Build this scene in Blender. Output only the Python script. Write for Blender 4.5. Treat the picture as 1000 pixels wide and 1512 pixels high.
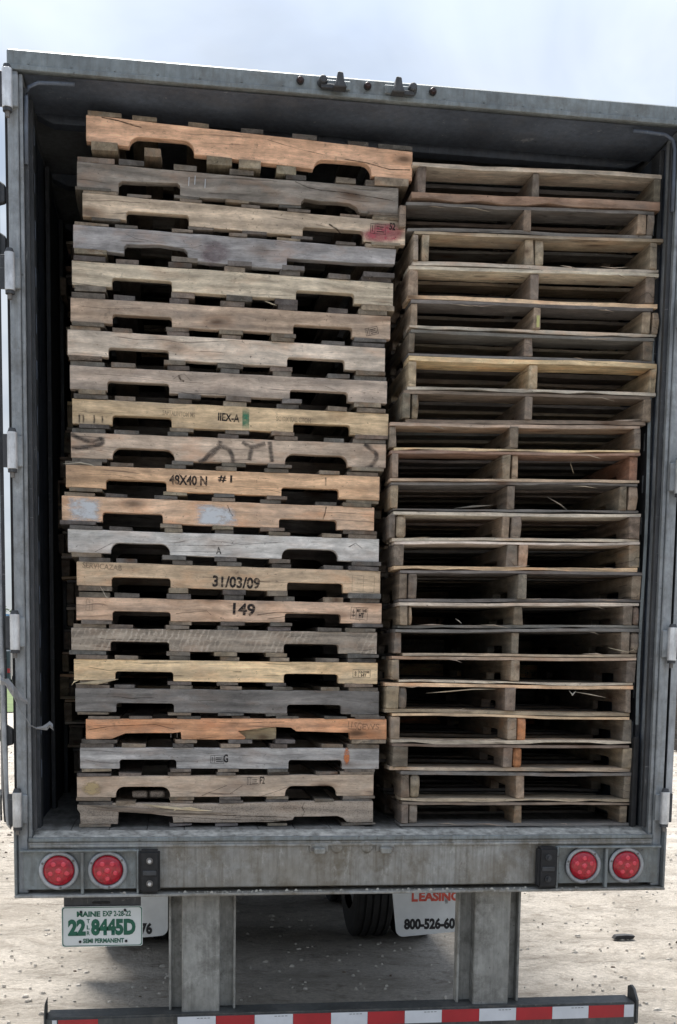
import bpy, bmesh, math, random
from mathutils import Matrix, Vector, noise
random.seed(7)
S = bpy.context.scene
C = S.collection
for o in list(bpy.data.objects): bpy.data.objects.remove(o)

# ------------------------------------------------------------------ camera
cam = bpy.data.cameras.new('camera'); camo = bpy.data.objects.new('camera', cam); C.objects.link(camo)
cam.sensor_fit = 'HORIZONTAL'; cam.sensor_width = 36; cam.lens = 1714.4/1000*36
cam.shift_y = (1158.25-756)/1000; cam.clip_start = .05; cam.clip_end = 3000
camo.matrix_world = Matrix(((0.990125, -0.000325, -0.140187, -0.70222), (-0.139344, 0.107241, -0.98442, -4.52226),
                            (0.015354, 0.994233, 0.106137, 0.69850), (0, 0, 0, 1)))
S.camera = camo
GZ = -1.35                       # ground level (trailer floor is z = 0)

# ------------------------------------------------------------------ world and sun
SUN_EL, SUN_AZ = math.radians(60), math.radians(-9)      # high, beyond the trailer
w = bpy.data.worlds.new('World'); S.world = w; w.use_nodes = True
nt = w.node_tree; nt.nodes.clear()
def WN(t, **k):
    n = nt.nodes.new(t)
    for a, b in k.items(): setattr(n, a, b)
    return n
sky = WN('ShaderNodeTexSky', sky_type='NISHITA', sun_disc=False, sun_elevation=SUN_EL, sun_rotation=SUN_AZ, air_density=1.0, dust_density=1.5, ozone_density=1.0)
bg = WN('ShaderNodeBackground'); bg.inputs[1].default_value = .1
tc = WN('ShaderNodeTexCoord'); mp = WN('ShaderNodeMapping'); mp.inputs['Scale'].default_value = (1, 1, 2.6); mp.inputs['Rotation'].default_value=(0,0.25,0.3)
n1 = WN('ShaderNodeTexNoise'); n1.inputs['Scale'].default_value = 1.6; n1.inputs['Detail'].default_value = 7; n1.inputs['Roughness'].default_value = .52
n2 = WN('ShaderNodeTexNoise'); n2.inputs['Scale'].default_value = 2.3; n2.inputs['Distortion'].default_value = .5; n2.inputs['Detail'].default_value = 6
r1 = WN('ShaderNodeMapRange'); r1.inputs[1].default_value = .36; r1.inputs[2].default_value = .60; r1.inputs[3].default_value = .72; r1.inputs[4].default_value = .97
r2 = WN('ShaderNodeMapRange'); r2.inputs[1].default_value = .42; r2.inputs[2].default_value = .60; r2.inputs[3].default_value = .1; r2.inputs[4].default_value = 1.0
cl = WN('ShaderNodeMix', data_type='RGBA'); cl.inputs['A'].default_value = (1.45, 1.72, 2.15, 1); cl.inputs['B'].default_value = (2.52, 2.72, 2.96, 1)
mx = WN('ShaderNodeMix', data_type='RGBA')
L = nt.links.new
L(tc.outputs['Generated'], mp.inputs[0]); L(mp.outputs[0], n1.inputs[0]); L(mp.outputs[0], n2.inputs[0])
L(n1.outputs[0], r1.inputs[0]); L(n2.outputs[0], r2.inputs[0]); L(r1.outputs[0], mx.inputs['Factor']); L(r2.outputs[0], cl.inputs['Factor'])
L(sky.outputs[0], mx.inputs['A']); L(cl.outputs['Result'], mx.inputs['B']); 
sz = WN('ShaderNodeSeparateXYZ'); L(tc.outputs['Generated'], sz.inputs[0])
cie = WN('ShaderNodeMapRange'); cie.inputs[1].default_value = 0; cie.inputs[2].default_value = 1; cie.inputs[3].default_value = .60; cie.inputs[4].default_value = 1.6   # an overcast sky is brightest overhead
L(sz.outputs[2], cie.inputs[0]); gx = WN('ShaderNodeVectorMath', operation='SCALE'); L(mx.outputs['Result'], gx.inputs[0]); L(cie.outputs[0], gx.inputs['Scale']); L(gx.outputs[0], bg.inputs[0])
L(bg.outputs[0], WN('ShaderNodeOutputWorld').inputs[0])
sl = bpy.data.lights.new('sun', 'SUN'); sl.energy = 2.9; sl.angle = math.radians(22); sl.color = (1, .965, .92)
so = bpy.data.objects.new('sun', sl); C.objects.link(so)
sd = Vector((math.sin(SUN_AZ)*math.cos(SUN_EL), math.cos(SUN_AZ)*math.cos(SUN_EL), math.sin(SUN_EL)))
so.rotation_euler = sd.to_track_quat('Z', 'Y').to_euler()
S.view_settings.view_transform = 'Standard'; S.view_settings.look = 'None'; S.view_settings.gamma = 1; S.view_settings.exposure = 1.70
S.view_settings.use_curve_mapping = False

# ------------------------------------------------------------------ materials
class MT:
    def __init__(s, name):
        s.m = bpy.data.materials.new(name); s.m.use_nodes = True; s.t = s.m.node_tree; s.t.nodes.clear()
        s.out = s.n('ShaderNodeOutputMaterial'); s.b = s.n('ShaderNodeBsdfPrincipled'); s.l(s.b.outputs[0], s.out.inputs[0])
    def n(s, t, ins=None, **k):
        x = s.t.nodes.new(t)
        for a, b in k.items(): setattr(x, a, b)
        for a, b in (ins or {}).items():
            if hasattr(b, 'is_output'): s.l(b, x.inputs[a])
            else: x.inputs[a].default_value = b
        return x
    def l(s, a, b): s.t.links.new(a, b)
    def co(s, scale=(1, 1, 1), rnd=True):
        t = s.n('ShaderNodeTexCoord').outputs['Object']
        if rnd:
            oi = s.n('ShaderNodeObjectInfo').outputs['Random']
            v = s.n('ShaderNodeMath', {0: oi, 1: 137.0}, operation='MULTIPLY').outputs[0]
            t = s.n('ShaderNodeVectorMath', {0: t, 1: s.n('ShaderNodeCombineXYZ', {0: v, 1: v, 2: v}).outputs[0]}, operation='ADD').outputs[0]
        return s.n('ShaderNodeMapping', {'Vector': t, 'Scale': scale}).outputs[0]
    def noise(s, v, sc, det=4, rough=.5, dist=0): return s.n('ShaderNodeTexNoise', {'Vector': v, 'Scale': sc, 'Detail': det, 'Roughness': rough, 'Distortion': dist}).outputs[0]
    def rng(s, v, a, b, c, d): return s.n('ShaderNodeMapRange', {0: v, 1: a, 2: b, 3: c, 4: d}).outputs[0]
    def mix(s, f, a, b, bt='MIX'): return s.n('ShaderNodeMix', {0: f, 6: a, 7: b}, data_type='RGBA', blend_type=bt).outputs[2]
    def math(s, op, a, b=0.0): return s.n('ShaderNodeMath', {0: a, 1: b}, operation=op).outputs[0]
    def grey(s, v): return s.n('ShaderNodeCombineXYZ', {0: v, 1: v, 2: v}).outputs[0]
    def bump(s, h, st=.3, d=.002): s.l(s.n('ShaderNodeBump', {'Height': h, 'Strength': st, 'Distance': d}).outputs[0], s.b.inputs['Normal'])
    def set(s, **k):
        for a, b in k.items():
            i = s.b.inputs[a.replace('_', ' ')]
            if hasattr(b, 'is_output'): s.l(b, i)
            else: i.default_value = b
        return s.m

def make_wood(name, kind='plain'):
    k = MT(name)
    oi = k.n('ShaderNodeObjectInfo'); base = oi.outputs['Color']; rnd = oi.outputs['Random']
    def rr(m, a, b): return k.rng(k.math('FRACT', k.math('MULTIPLY', rnd, m)), 0, 1, a, b)      # per-piece variation
    vv = k.co((1, 1, 1)); wob = k.n('ShaderNodeVectorMath', {0: vv, 1: k.n('ShaderNodeVectorMath', {0: k.n('ShaderNodeTexNoise', {'Vector': k.co((1, 3, 3)), 'Scale': 3.0, 'Detail': 2}).outputs[1], 3: .05}, operation='SCALE').outputs[0]}, operation='ADD').outputs[0]
    def cw(sc): return k.n('ShaderNodeMapping', {'Vector': wob, 'Scale': sc}).outputs[0]
    f = k.noise(cw((1.1, 16, 16)), 6, 5, .6, .4)               # fibres
    f2 = k.noise(cw((6, 110, 110)), 5, 3, .6)                  # hair-fine fibres
    bl = k.noise(cw((1.6, 4, 4)), 2.4, 6, .62)                 # weather patches
    bl2 = k.noise(cw((3, 6, 6)), 5, 6, .68)                    # blotches
    rings = k.n('ShaderNodeTexWave', {'Vector': cw((.35, 4.5, 4.5)), 'Scale': 1.5, 'Distortion': 11, 'Detail': 3, 'Detail Scale': .7}, wave_type='BANDS', bands_direction='Z').outputs[1]
    v = k.math('MULTIPLY', k.rng(f, .3, .72, .76, 1.16), k.rng(f2, .3, .7, .84, 1.14))
    v = k.math('MULTIPLY', v, k.rng(bl, .32, .68, .76, 1.30))
    v = k.math('MULTIPLY', v, k.rng(bl2, .35, .65, .78, 1.16))
    v = k.math('MULTIPLY', v, k.rng(rings, 0, 1, rr(31, .66, .92), 1.08))
    col = k.mix(1.0, base, k.grey(v), 'MULTIPLY')
    wz = k.math('MULTIPLY', k.rng(k.noise(cw((1.0, 3, 3)), 3.0, 6, .65), .46, .70, 0, 1), rr(17, .05, .5)); col = k.mix(wz, col, (.27, .255, .24, 1))
    warm = k.math('MULTIPLY', k.rng(k.noise(cw((1.5, 4, 4)), 4.1, 5, .6), .5, .68, 0, 1), rr(53, 0, .5)); col = k.mix(warm, col, k.mix(1.0, base, (1.18, .86, .68, 1), 'MULTIPLY'))
    sc = k.rng(k.noise(cw((6, 14, 14)), 5, 6, .74), .60, .76, 0, .45); col = k.mix(sc, col, k.mix(.6, base, (.62, .57, .49, 1)))
    vo = k.n('ShaderNodeTexVoronoi', {'Vector': cw((2.1, 6.0, 6.0)), 'Scale': 1.35}).outputs[0]
    kn = k.rng(vo, .04, .17, .85, 0); col = k.mix(kn, col, (.09, .05, .03, 1)); ring2 = k.math('MULTIPLY', k.rng(vo, .12, .26, .35, 0), k.rng(vo, .10, .14, 0, 1)); col = k.mix(ring2, col, k.mix(1.0, base, (.55, .40, .30, 1), 'MULTIPLY'))
    gr = k.math('MULTIPLY', k.rng(k.noise(cw((4, 5, 5)), 8, 8, .75), .58, .72, 0, .8), rr(71, .2, .9)); col = k.mix(gr, col, (.07, .058, .048, 1))
    dk = k.rng(k.noise(k.co((7, 9, 9)), 9, 4, .68), .65, .72, 0, .8); col = k.mix(dk, col, (.05, .04, .035, 1))     # specks and nail stains
    ck = k.n('ShaderNodeTexWave', {'Vector': cw((.28, 4, 4)), 'Scale': 2.1, 'Distortion': 8, 'Detail': 5, 'Detail Scale': 1.2}, wave_type='BANDS', bands_direction='Z').outputs[1]
    cm = k.math('MULTIPLY', k.rng(ck, .975, 1.0, 0, .55), k.rng(k.noise(k.co((1.5, 2, 2)), 4, 2), .54, .62, 0, 1)); col = k.mix(cm, col, (.03, .024, .02, 1))
    # end grain is darker: local x faces
    nx = k.n('ShaderNodeSeparateXYZ', {0: k.n('ShaderNodeNewGeometry').outputs['True Normal']})
    h = k.math('ADD', k.math('MULTIPLY', f, .8), k.math('MULTIPLY', f2, .5)); h = k.math('SUBTRACT', h, k.math('MULTIPLY', cm, 1.5)); h = k.math('ADD', h, k.math('MULTIPLY', bl2, .8))
    if kind == 'sawn':
        def saw(rot, sc_, d): return k.n('ShaderNodeTexWave', {'Vector': k.n('ShaderNodeMapping', {'Vector': vv, 'Rotation': (0, math.radians(rot), 0)}).outputs[0], 'Scale': sc_, 'Distortion': d, 'Detail': 3, 'Detail Scale': 2.5, 'Detail Roughness': .7}, wave_type='BANDS', bands_direction='X').outputs[1]
        sw = k.math('MULTIPLY', k.rng(saw(-24, 15, 5), .5, .95, 0, 1), k.rng(k.noise(k.co((9, 9, 9)), 7, 4, .7), .38, .6, 0, 1))
        m_ = k.rng(k.noise(k.co((1, 1, 1)), 4, 3), .38, .6, .1, 1)
        col = k.mix(k.math('MULTIPLY', k.math('MULTIPLY', sw, .7), m_), col, (.60, .52, .43, 1)); h = k.math('ADD', h, k.math('MULTIPLY', sw, .8))
    if kind == 'chip':
        ch = k.noise(k.co((1, 1.6, 1.6)), 150, 4, .7); col = k.mix(k.rng(ch, .42, .6, 0, .5), col, (.46, .40, .33, 1)); col = k.mix(k.rng(ch, .45, .36, 0, .45), col, (.08, .065, .05, 1)); h = k.math('ADD', h, ch)
    k.bump(h, .5, .002)
    return k.set(Base_Color=col, Roughness=.86, Specular_IOR_Level=.2)
wood = make_wood('weathered_wood'); wood_sawn = make_wood('rough_sawn_wood', 'sawn'); wood_chip = make_wood('crumbly_wood', 'chip')

def make_metal(name, col=(.25, .27, .275), dirt=.5, rough=.5, metal=.35, stain=(.11, .10, .085), streak=1.0, rust=0):
    k = MT(name); v = k.co((1, 1, 1), False)
    big = k.noise(v, 3.2, 6, .62); sp = k.noise(k.co((1, 1, .55), False), 38, 4, .6)
    st = k.noise(k.co((14, 14, .8), False), 4, 5, .65)
    g = k.math('MULTIPLY', k.rng(big, .3, .7, .64, 1.26), k.rng(sp, .3, .7, .78, 1.2))
    c = k.mix(1.0, (*col, 1), k.grey(g), 'MULTIPLY')
    c = k.mix(k.rng(st, .48, .72, 0, .55*dirt*streak), c, (*stain, 1))
    c = k.mix(k.rng(k.noise(v, 7, 9, .76), .49, .66, 0, .9*dirt), c, (*stain, 1))
    c = k.mix(k.rng(k.noise(k.co((20, 20, 3), False), 5, 6, .7), .60, .74, 0, .35), c, (.46, .47, .45, 1))
    c = k.mix(k.rng(k.noise(v, 55, 3, .6), .67, .74, 0, .6), c, (.04, .04, .038, 1))
    c = k.mix(k.rng(k.noise(k.co((1, 1, 9), False), 11, 5, .75), .64, .72, 0, .5), c, (.5, .5, .49, 1)); c = k.mix(k.rng(k.noise(k.co((9, 9, 1), False), 13, 5, .8), .64, .72, 0, .45), c, (.03, .03, .028, 1))
    if rust:
        p1 = k.noise(k.co((1, 1, 1.6), False), 1.7, 5, .6)
        c = k.mix(k.rng(p1, .44, .64, 0, rust), c, (.19, .16, .115, 1)); c = k.mix(k.rng(p1, .52, .36, 0, .38), c, (.40, .42, .42, 1))
        c = k.mix(k.rng(k.noise(k.co((3, 3, 1.2), False), 9, 7, .75), .56, .68, 0, .55), c, (.50, .50, .47, 1))
    k.bump(k.math('ADD', sp, k.noise(v, 120, 2)), .25, .0015)
    return k.set(Base_Color=c, Roughness=k.rng(big, .3, .7, rough-.1, rough+.18), Metallic=metal)
galv = make_metal('galvanised_steel', (.215, .24, .245), .75); sillm = make_metal('stained_steel', (.31, .31, .295), 1.0, .55, .2, (.11, .092, .065), 1.2, rust=.5)
legm = make_metal('leg_steel', (.29, .29, .27), .8, .6, .25, (.07, .065, .055)); postm = make_metal('post_steel', (.29, .31, .325), .65, .5, .35)
darkm = make_metal('dark_steel', (.06, .063, .068), .4, .55, .3, (.03, .03, .03)); innerm = make_metal('inner_lining', (.085, .105, .14), .5, .6, .1, (.07, .07, .075)); headin = make_metal('header_lining', (.10, .12, .155), .45, .6, .1, (.14, .14, .15))
barm = make_metal('bumper_steel', (.075, .08, .08), .6, .5, .3, (.16, .15, .135)); hingem = make_metal('hinge_steel', (.62, .63, .64), .25, .38, .6)
boltm = make_metal('bolt_steel', (.18, .17, .16), .5, .5, .5); fadedm = make_metal('faded_alu', (.35, .37, .39), .3, .45, .4)

def simple(name, col, rough=.6, var=.15, metal=0, sc=30, spec=.4, bump=.2):
    k = MT(name); n = k.noise(k.co((1, 1, 1)), sc, 5, .6)
    c = k.mix(1.0, (*col, 1), k.grey(k.rng(n, .3, .7, 1-var, 1+var)), 'MULTIPLY'); k.bump(n, bump, .002)
    return k.set(Base_Color=c, Roughness=rough, Metallic=metal, Specular_IOR_Level=spec)
rubber = simple('rubber', (.018, .018, .019), .7, .4); tyrem = simple('tyre_rubber', (.017, .017, .017), .8, .35, sc=12)
white_flap = simple('white_flap', (.60, .62, .62), .55, .12, sc=6); red_tape = simple('red_reflective_tape', (.38, .014, .022), .35, .14, sc=9, spec=.6); white_tape = simple('white_reflective_tape', (.62, .64, .67), .35, .1, sc=9, spec=.6)
lens_red = simple('red_lens', (.34, .008, .02), .15, .4, sc=50, spec=.6, bump=.1); led_red = simple('red_led', (.62, .03, .06), .15, .1, spec=.7); marker_red = simple('dusty_marker_lens', (.03, .015, .014), .5, .3)
plate_white = simple('plate_white', (.60, .63, .62), .4, .07, sc=8); ink_green = simple('ink_green', (.012, .10, .06), .5, .2); ink_black = simple('ink_black', (.016, .016, .017), .6, .4, sc=60); ink_red = simple('ink_red', (.50, .075, .05), .5, .25, sc=25)
plastic_film = simple('plastic_film', (.21, .215, .225), .35, .3, sc=14, spec=.6); stone_m = simple('pale_stone', (.42, .39, .34), .9, .3, sc=60)
glassm = simple('dark_glass', (.02, .025, .03), .12, .2); bluepaint = simple('blue_paint', (.10, .22, .38), .4, .12, sc=2); paleclad = simple('pale_cladding', (.5, .52, .52), .6, .1, sc=1); vanpaint = simple('dark_van_paint', (.05, .07, .09), .3, .1, sc=3)
grassm = simple('grass', (.075, .11, .03), .9, .4, sc=1.5); leafm = simple('foliage', (.05, .075, .03), .8, .45, sc=1.0); barkm = simple('bark', (.09, .07, .055), .9, .3, sc=6)

def inkmat(name, col, fac, soft=True, lo=.30, hi=.62, sc=90):
    """paint or ink on wood: UV edge falloff and patchy cover"""
    k = MT(name); uv = k.n('ShaderNodeTexCoord').outputs['UV']; s = k.n('ShaderNodeSeparateXYZ', {0: uv})
    du = k.math('ABSOLUTE', k.math('SUBTRACT', s.outputs[0], .5)); dv = k.math('ABSOLUTE', k.math('SUBTRACT', s.outputs[1], .5))
    n = k.noise(k.co((.5, 1, 1)), sc, 5, .7)
    if soft == 'round':
        r = k.math('SQRT', k.math('ADD', k.math('MULTIPLY', du, du), k.math('MULTIPLY', dv, dv)))
        r = k.math('ADD', r, k.math('MULTIPLY', k.math('SUBTRACT', k.noise(k.co((1, 1, 1)), 22, 5, .7), .5), .55)); e = k.rng(r, .30, .50, 1, 0)
    elif soft == 'patch':
        r = k.math('MAXIMUM', du, k.math('MULTIPLY', dv, .92)); r = k.math('ADD', r, k.math('MULTIPLY', k.math('SUBTRACT', k.noise(k.co((.5, 1, 2.2)), 16, 7, .75), .5), .75)); e = k.rng(r, .26, .48, 1, 0)
    elif soft == 'line': e = k.rng(dv, .16, .5, 1, 0)
    else: e = k.math('ADD', 0.0, 1.0)
    a = k.math('MULTIPLY', k.math('MULTIPLY', e, k.rng(n, lo, hi, .25, 1)), fac)
    k.set(Base_Color=(*col, 1), Roughness=.8, Specular_IOR_Level=.2)
    tr = k.n('ShaderNodeBsdfTransparent'); ms = k.n('ShaderNodeMixShader', {0: a, 1: tr.outputs[0], 2: k.b.outputs[0]}); k.l(ms.outputs[0], k.out.inputs[0])
    return k.m
INK = dict(text=inkmat('stencil_ink', (.022, .019, .02), .92, False, .36, .52, 60), crack=inkmat('crack_shadow', (.030, .019, .013), .8, 'line', .36, .56, 55), faint=inkmat('faded_ink', (.06, .05, .045), .5, False, .3, .6), stamp=inkmat('stamp_ink', (.03, .026, .03), .85, False, .3, .5),
           spray_red=inkmat('red_spray', (.44, .08, .12), .62, 'round', .3, .6, 30), white=inkmat('white_paint_smear', (.60, .64, .68), .9, 'patch', .34, .52, 45), green=inkmat('green_paint', (.03, .22, .13), .75, 'line', .3, .6, 50),
           orange=inkmat('orange_paint', (.62, .20, .07), .8, 'round', .3, .55, 50), purple=inkmat('purple_stain', (.14, .085, .10), .5, 'round', .3, .65, 20), spray=inkmat('black_spray', (.035, .033, .035), .75, 'line', .3, .65, 60), ochre=inkmat('torn_ochre', (.52, .40, .22), .8, 'round', .35, .5, 70))

def ground_mat():
    k = MT('pale_sandy_ground'); v = k.co((1, 1, 1), False)
    a = k.noise(v, .30, 6, .6); b = k.noise(k.co((.8, 1, 1), False), 2.2, 10, .74, .6); c_ = k.noise(v, 34, 6, .75)
    c = k.mix(k.rng(a, .35, .65, 0, 1), (.51, .46, .395, 1), (.66, .605, .53, 1))
    c = k.mix(1.0, c, k.grey(k.rng(c_, .3, .7, .70, 1.22)), 'MULTIPLY')
    c = k.mix(k.rng(b, .46, .58, 0, .7), c, (.35, .31, .26, 1))
    c = k.mix(k.rng(k.noise(k.co((.7, 1, 1), False), 8, 9, .76), .53, .64, 0, .6), c, (.21, .18, .145, 1))
    c = k.mix(k.rng(k.noise(v, 17, 5, .7), .66, .74, 0, .5), c, (.10, .08, .06, 1))
    k.bump(k.math('ADD', k.math('MULTIPLY', b, 3.0), k.math('MULTIPLY', c_, .8)), 1.0, .05)
    return k.set(Base_Color=c, Roughness=.95, Specular_IOR_Level=.15)
groundm = ground_mat()
def floor_mat():
    k = MT('worn_floor'); v = k.co((1, 1, 1), False)
    n = k.noise(k.co((3, 1, 1), False), 9, 7, .7); g = k.noise(v, 3, 5, .6)
    c = k.mix(k.rng(n, .35, .65, 0, 1), (.11, .105, .095, 1), (.27, .265, .25, 1)); c = k.mix(k.rng(g, .5, .7, 0, .7), c, (.06, .055, .05, 1))
    k.bump(n, .6, .004); return k.set(Base_Color=c, Roughness=.75)
floorm = floor_mat(); dustm = simple('dusty_threshold', (.38, .37, .34), .85, .6, sc=26, bump=.5)

# ------------------------------------------------------------------ helpers
def tag(o, label=None, cat=None, group=None, kind=None):
    for a, b in (('label', label), ('category', cat), ('group', group), ('kind', kind)):
        if b: o[a] = b
    return o
def empty(name, loc): o = bpy.data.objects.new(name, None); o.location = loc; o.empty_display_size = .2; C.objects.link(o); return o
class MB:
    def __init__(s): s.v = []; s.f = []; s.uv = None
    def add(s, vs, fs):
        k = len(s.v); s.v += [tuple(p) for p in vs]; s.f += [tuple(i+k for i in f) for f in fs]; return s
    def box(s, x0, x1, y0, y1, z0, z1):
        return s.add([(x, y, z) for x in (x0, x1) for y in (y0, y1) for z in (z0, z1)], [(0, 1, 3, 2), (4, 6, 7, 5), (0, 4, 5, 1), (2, 3, 7, 6), (0, 2, 6, 4), (1, 5, 7, 3)])
    def cyl(s, c, r, h, ax='Z', n=20, r2=None):
        r2 = r if r2 is None else r2; vs = []
        for k, (rr, hh) in enumerate(((r, 0), (r2, h))):
            for i in range(n):
                a = 2*math.pi*i/n; p = (rr*math.cos(a), rr*math.sin(a), hh)
                if ax == 'Y': p = (p[0], p[2], p[1])
                if ax == 'X': p = (p[2], p[0], p[1])
                vs.append((c[0]+p[0], c[1]+p[1], c[2]+p[2]))
        fs = [(i, (i+1) % n, n+(i+1) % n, n+i) for i in range(n)]+[tuple(range(n))[::-1], tuple(range(n, 2*n))]
        return s.add(vs, fs)
    def prism(s, poly, y0, y1):      # polygon in x,z extruded along y
        n = len(poly); return s.add([(x, y0, z) for x, z in poly]+[(x, y1, z) for x, z in poly], [tuple(range(n)), tuple(range(n, 2*n))[::-1]]+[(i, i+n, (i+1) % n+n, (i+1) % n) for i in range(n)])
    def tube(s, pts, r, n=8):
        pts = [Vector(p) for p in pts]; base = len(s.v); rings = []
        for i, p in enumerate(pts):
            d = (pts[min(i+1, len(pts)-1)]-pts[max(i-1, 0)]).normalized(); u = d.cross(Vector((0, 0, 1)) if abs(d.z) < .9 else Vector((1, 0, 0))).normalized(); w_ = d.cross(u)
            rings.append([tuple(p+u*r*math.cos(2*math.pi*k/n)+w_*r*math.sin(2*math.pi*k/n)) for k in range(n)])
        vs = sum(rings, []); fs = [(i*n+k, i*n+(k+1) % n, (i+1)*n+(k+1) % n, (i+1)*n+k) for i in range(len(pts)-1) for k in range(n)]+[tuple(range(n))[::-1], tuple((len(pts)-1)*n+k for k in range(n))]
        return s.add(vs, fs)
    def ribbon(s, pts, wd, y):       # flat ribbon in the x,z plane, uv v across
        n = len(pts); vs = []
        for i, (x, z) in enumerate(pts):
            a, b = pts[max(i-1, 0)], pts[min(i+1, n-1)]; d = Vector((b[0]-a[0], b[1]-a[1])).normalized()
            for sg in (-1, 1): vs.append((x-d.y*sg*wd/2, y, z+d.x*sg*wd/2))
        s.uv = (s.uv or [])+[(i/(n-1), k) for i in range(n) for k in (0, 1)]
        return s.add(vs, [(2*i, 2*i+2, 2*i+3, 2*i+1) for i in range(n-1)])
    def mesh(s, name, mat, bevel=0, smooth=False, seg=1):
        m = bpy.data.meshes.new(name); m.from_pydata(s.v, [], s.f)
        bm = bmesh.new(); bm.from_mesh(m)
        if not s.uv: bmesh.ops.recalc_face_normals(bm, faces=bm.faces)
        if bevel: bmesh.ops.bevel(bm, geom=[e for e in bm.edges if len(e.link_faces) == 2 and e.calc_face_angle(0) > .5], offset=bevel, segments=seg, affect='EDGES', clamp_overlap=True)
        if s.uv:
            l = bm.loops.layers.uv.new('UVMap')
            for f in bm.faces:
                for lp in f.loops: lp[l].uv = s.uv[lp.vert.index]
        bm.to_mesh(m); bm.free(); m.materials.append(mat)
        if smooth: m.shade_smooth()
        return m
    def build(s, name, mat, parent=None, bevel=0, smooth=False, loc=(0, 0, 0), seg=1): return put(name, s.mesh(name, mat, bevel, smooth, seg), parent, loc)
def put(name, mesh, parent=None, loc=(0, 0, 0), color=None, rot=None, scale=None):
    o = bpy.data.objects.new(name, mesh); C.objects.link(o); o.location = loc
    if parent: o.parent = parent
    if color: o.color = (*color, 1)
    if rot: o.rotation_euler = rot
    if scale: o.scale = scale
    return o
def copy_tree(o, parent=None, jitter=None):
    c = o.copy(); C.objects.link(c); c.parent = parent
    for ch in o.children: copy_tree(ch, c)
    return c
_tx = {}
def text_mesh(s, h, mat, sx=1.0, bold=.012, depth=0.0, width=None, spacing=1.0):
    """flat lettering standing in the x,z plane, left aligned, vertically centred; h = capital height"""
    cu = bpy.data.curves.new('t', 'FONT'); cu.body = s; cu.size = 1; cu.align_x = 'LEFT'; cu.offset = bold; cu.resolution_u = 3; cu.space_character = spacing; cu.extrude = depth/h
    o = bpy.data.objects.new('t', cu); C.objects.link(o); dg = bpy.context.evaluated_depsgraph_get(); dg.update()
    m = bpy.data.meshes.new_from_object(o.evaluated_get(dg)); bpy.data.objects.remove(o); bpy.data.curves.remove(cu)
    xs = [v.co.x for v in m.vertices]; ys = [v.co.y for v in m.vertices]; y0, y1, x0, x1 = min(ys), max(ys), min(xs), max(xs); k = h/(y1-y0)
    kx = width/(x1-x0) if width else k*sx
    for v in m.vertices: v.co = ((v.co.x-x0)*kx, -v.co.z*k, (v.co.y-(y0+y1)/2)*k)
    m.materials.clear(); m.materials.append(mat); return m
def R(a, b): return random.uniform(a, b)
def vary(c, a=.12): f = R(1-a, 1+a); return tuple(min(.9, x*f*R(.97, 1.03)) for x in c)

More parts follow.
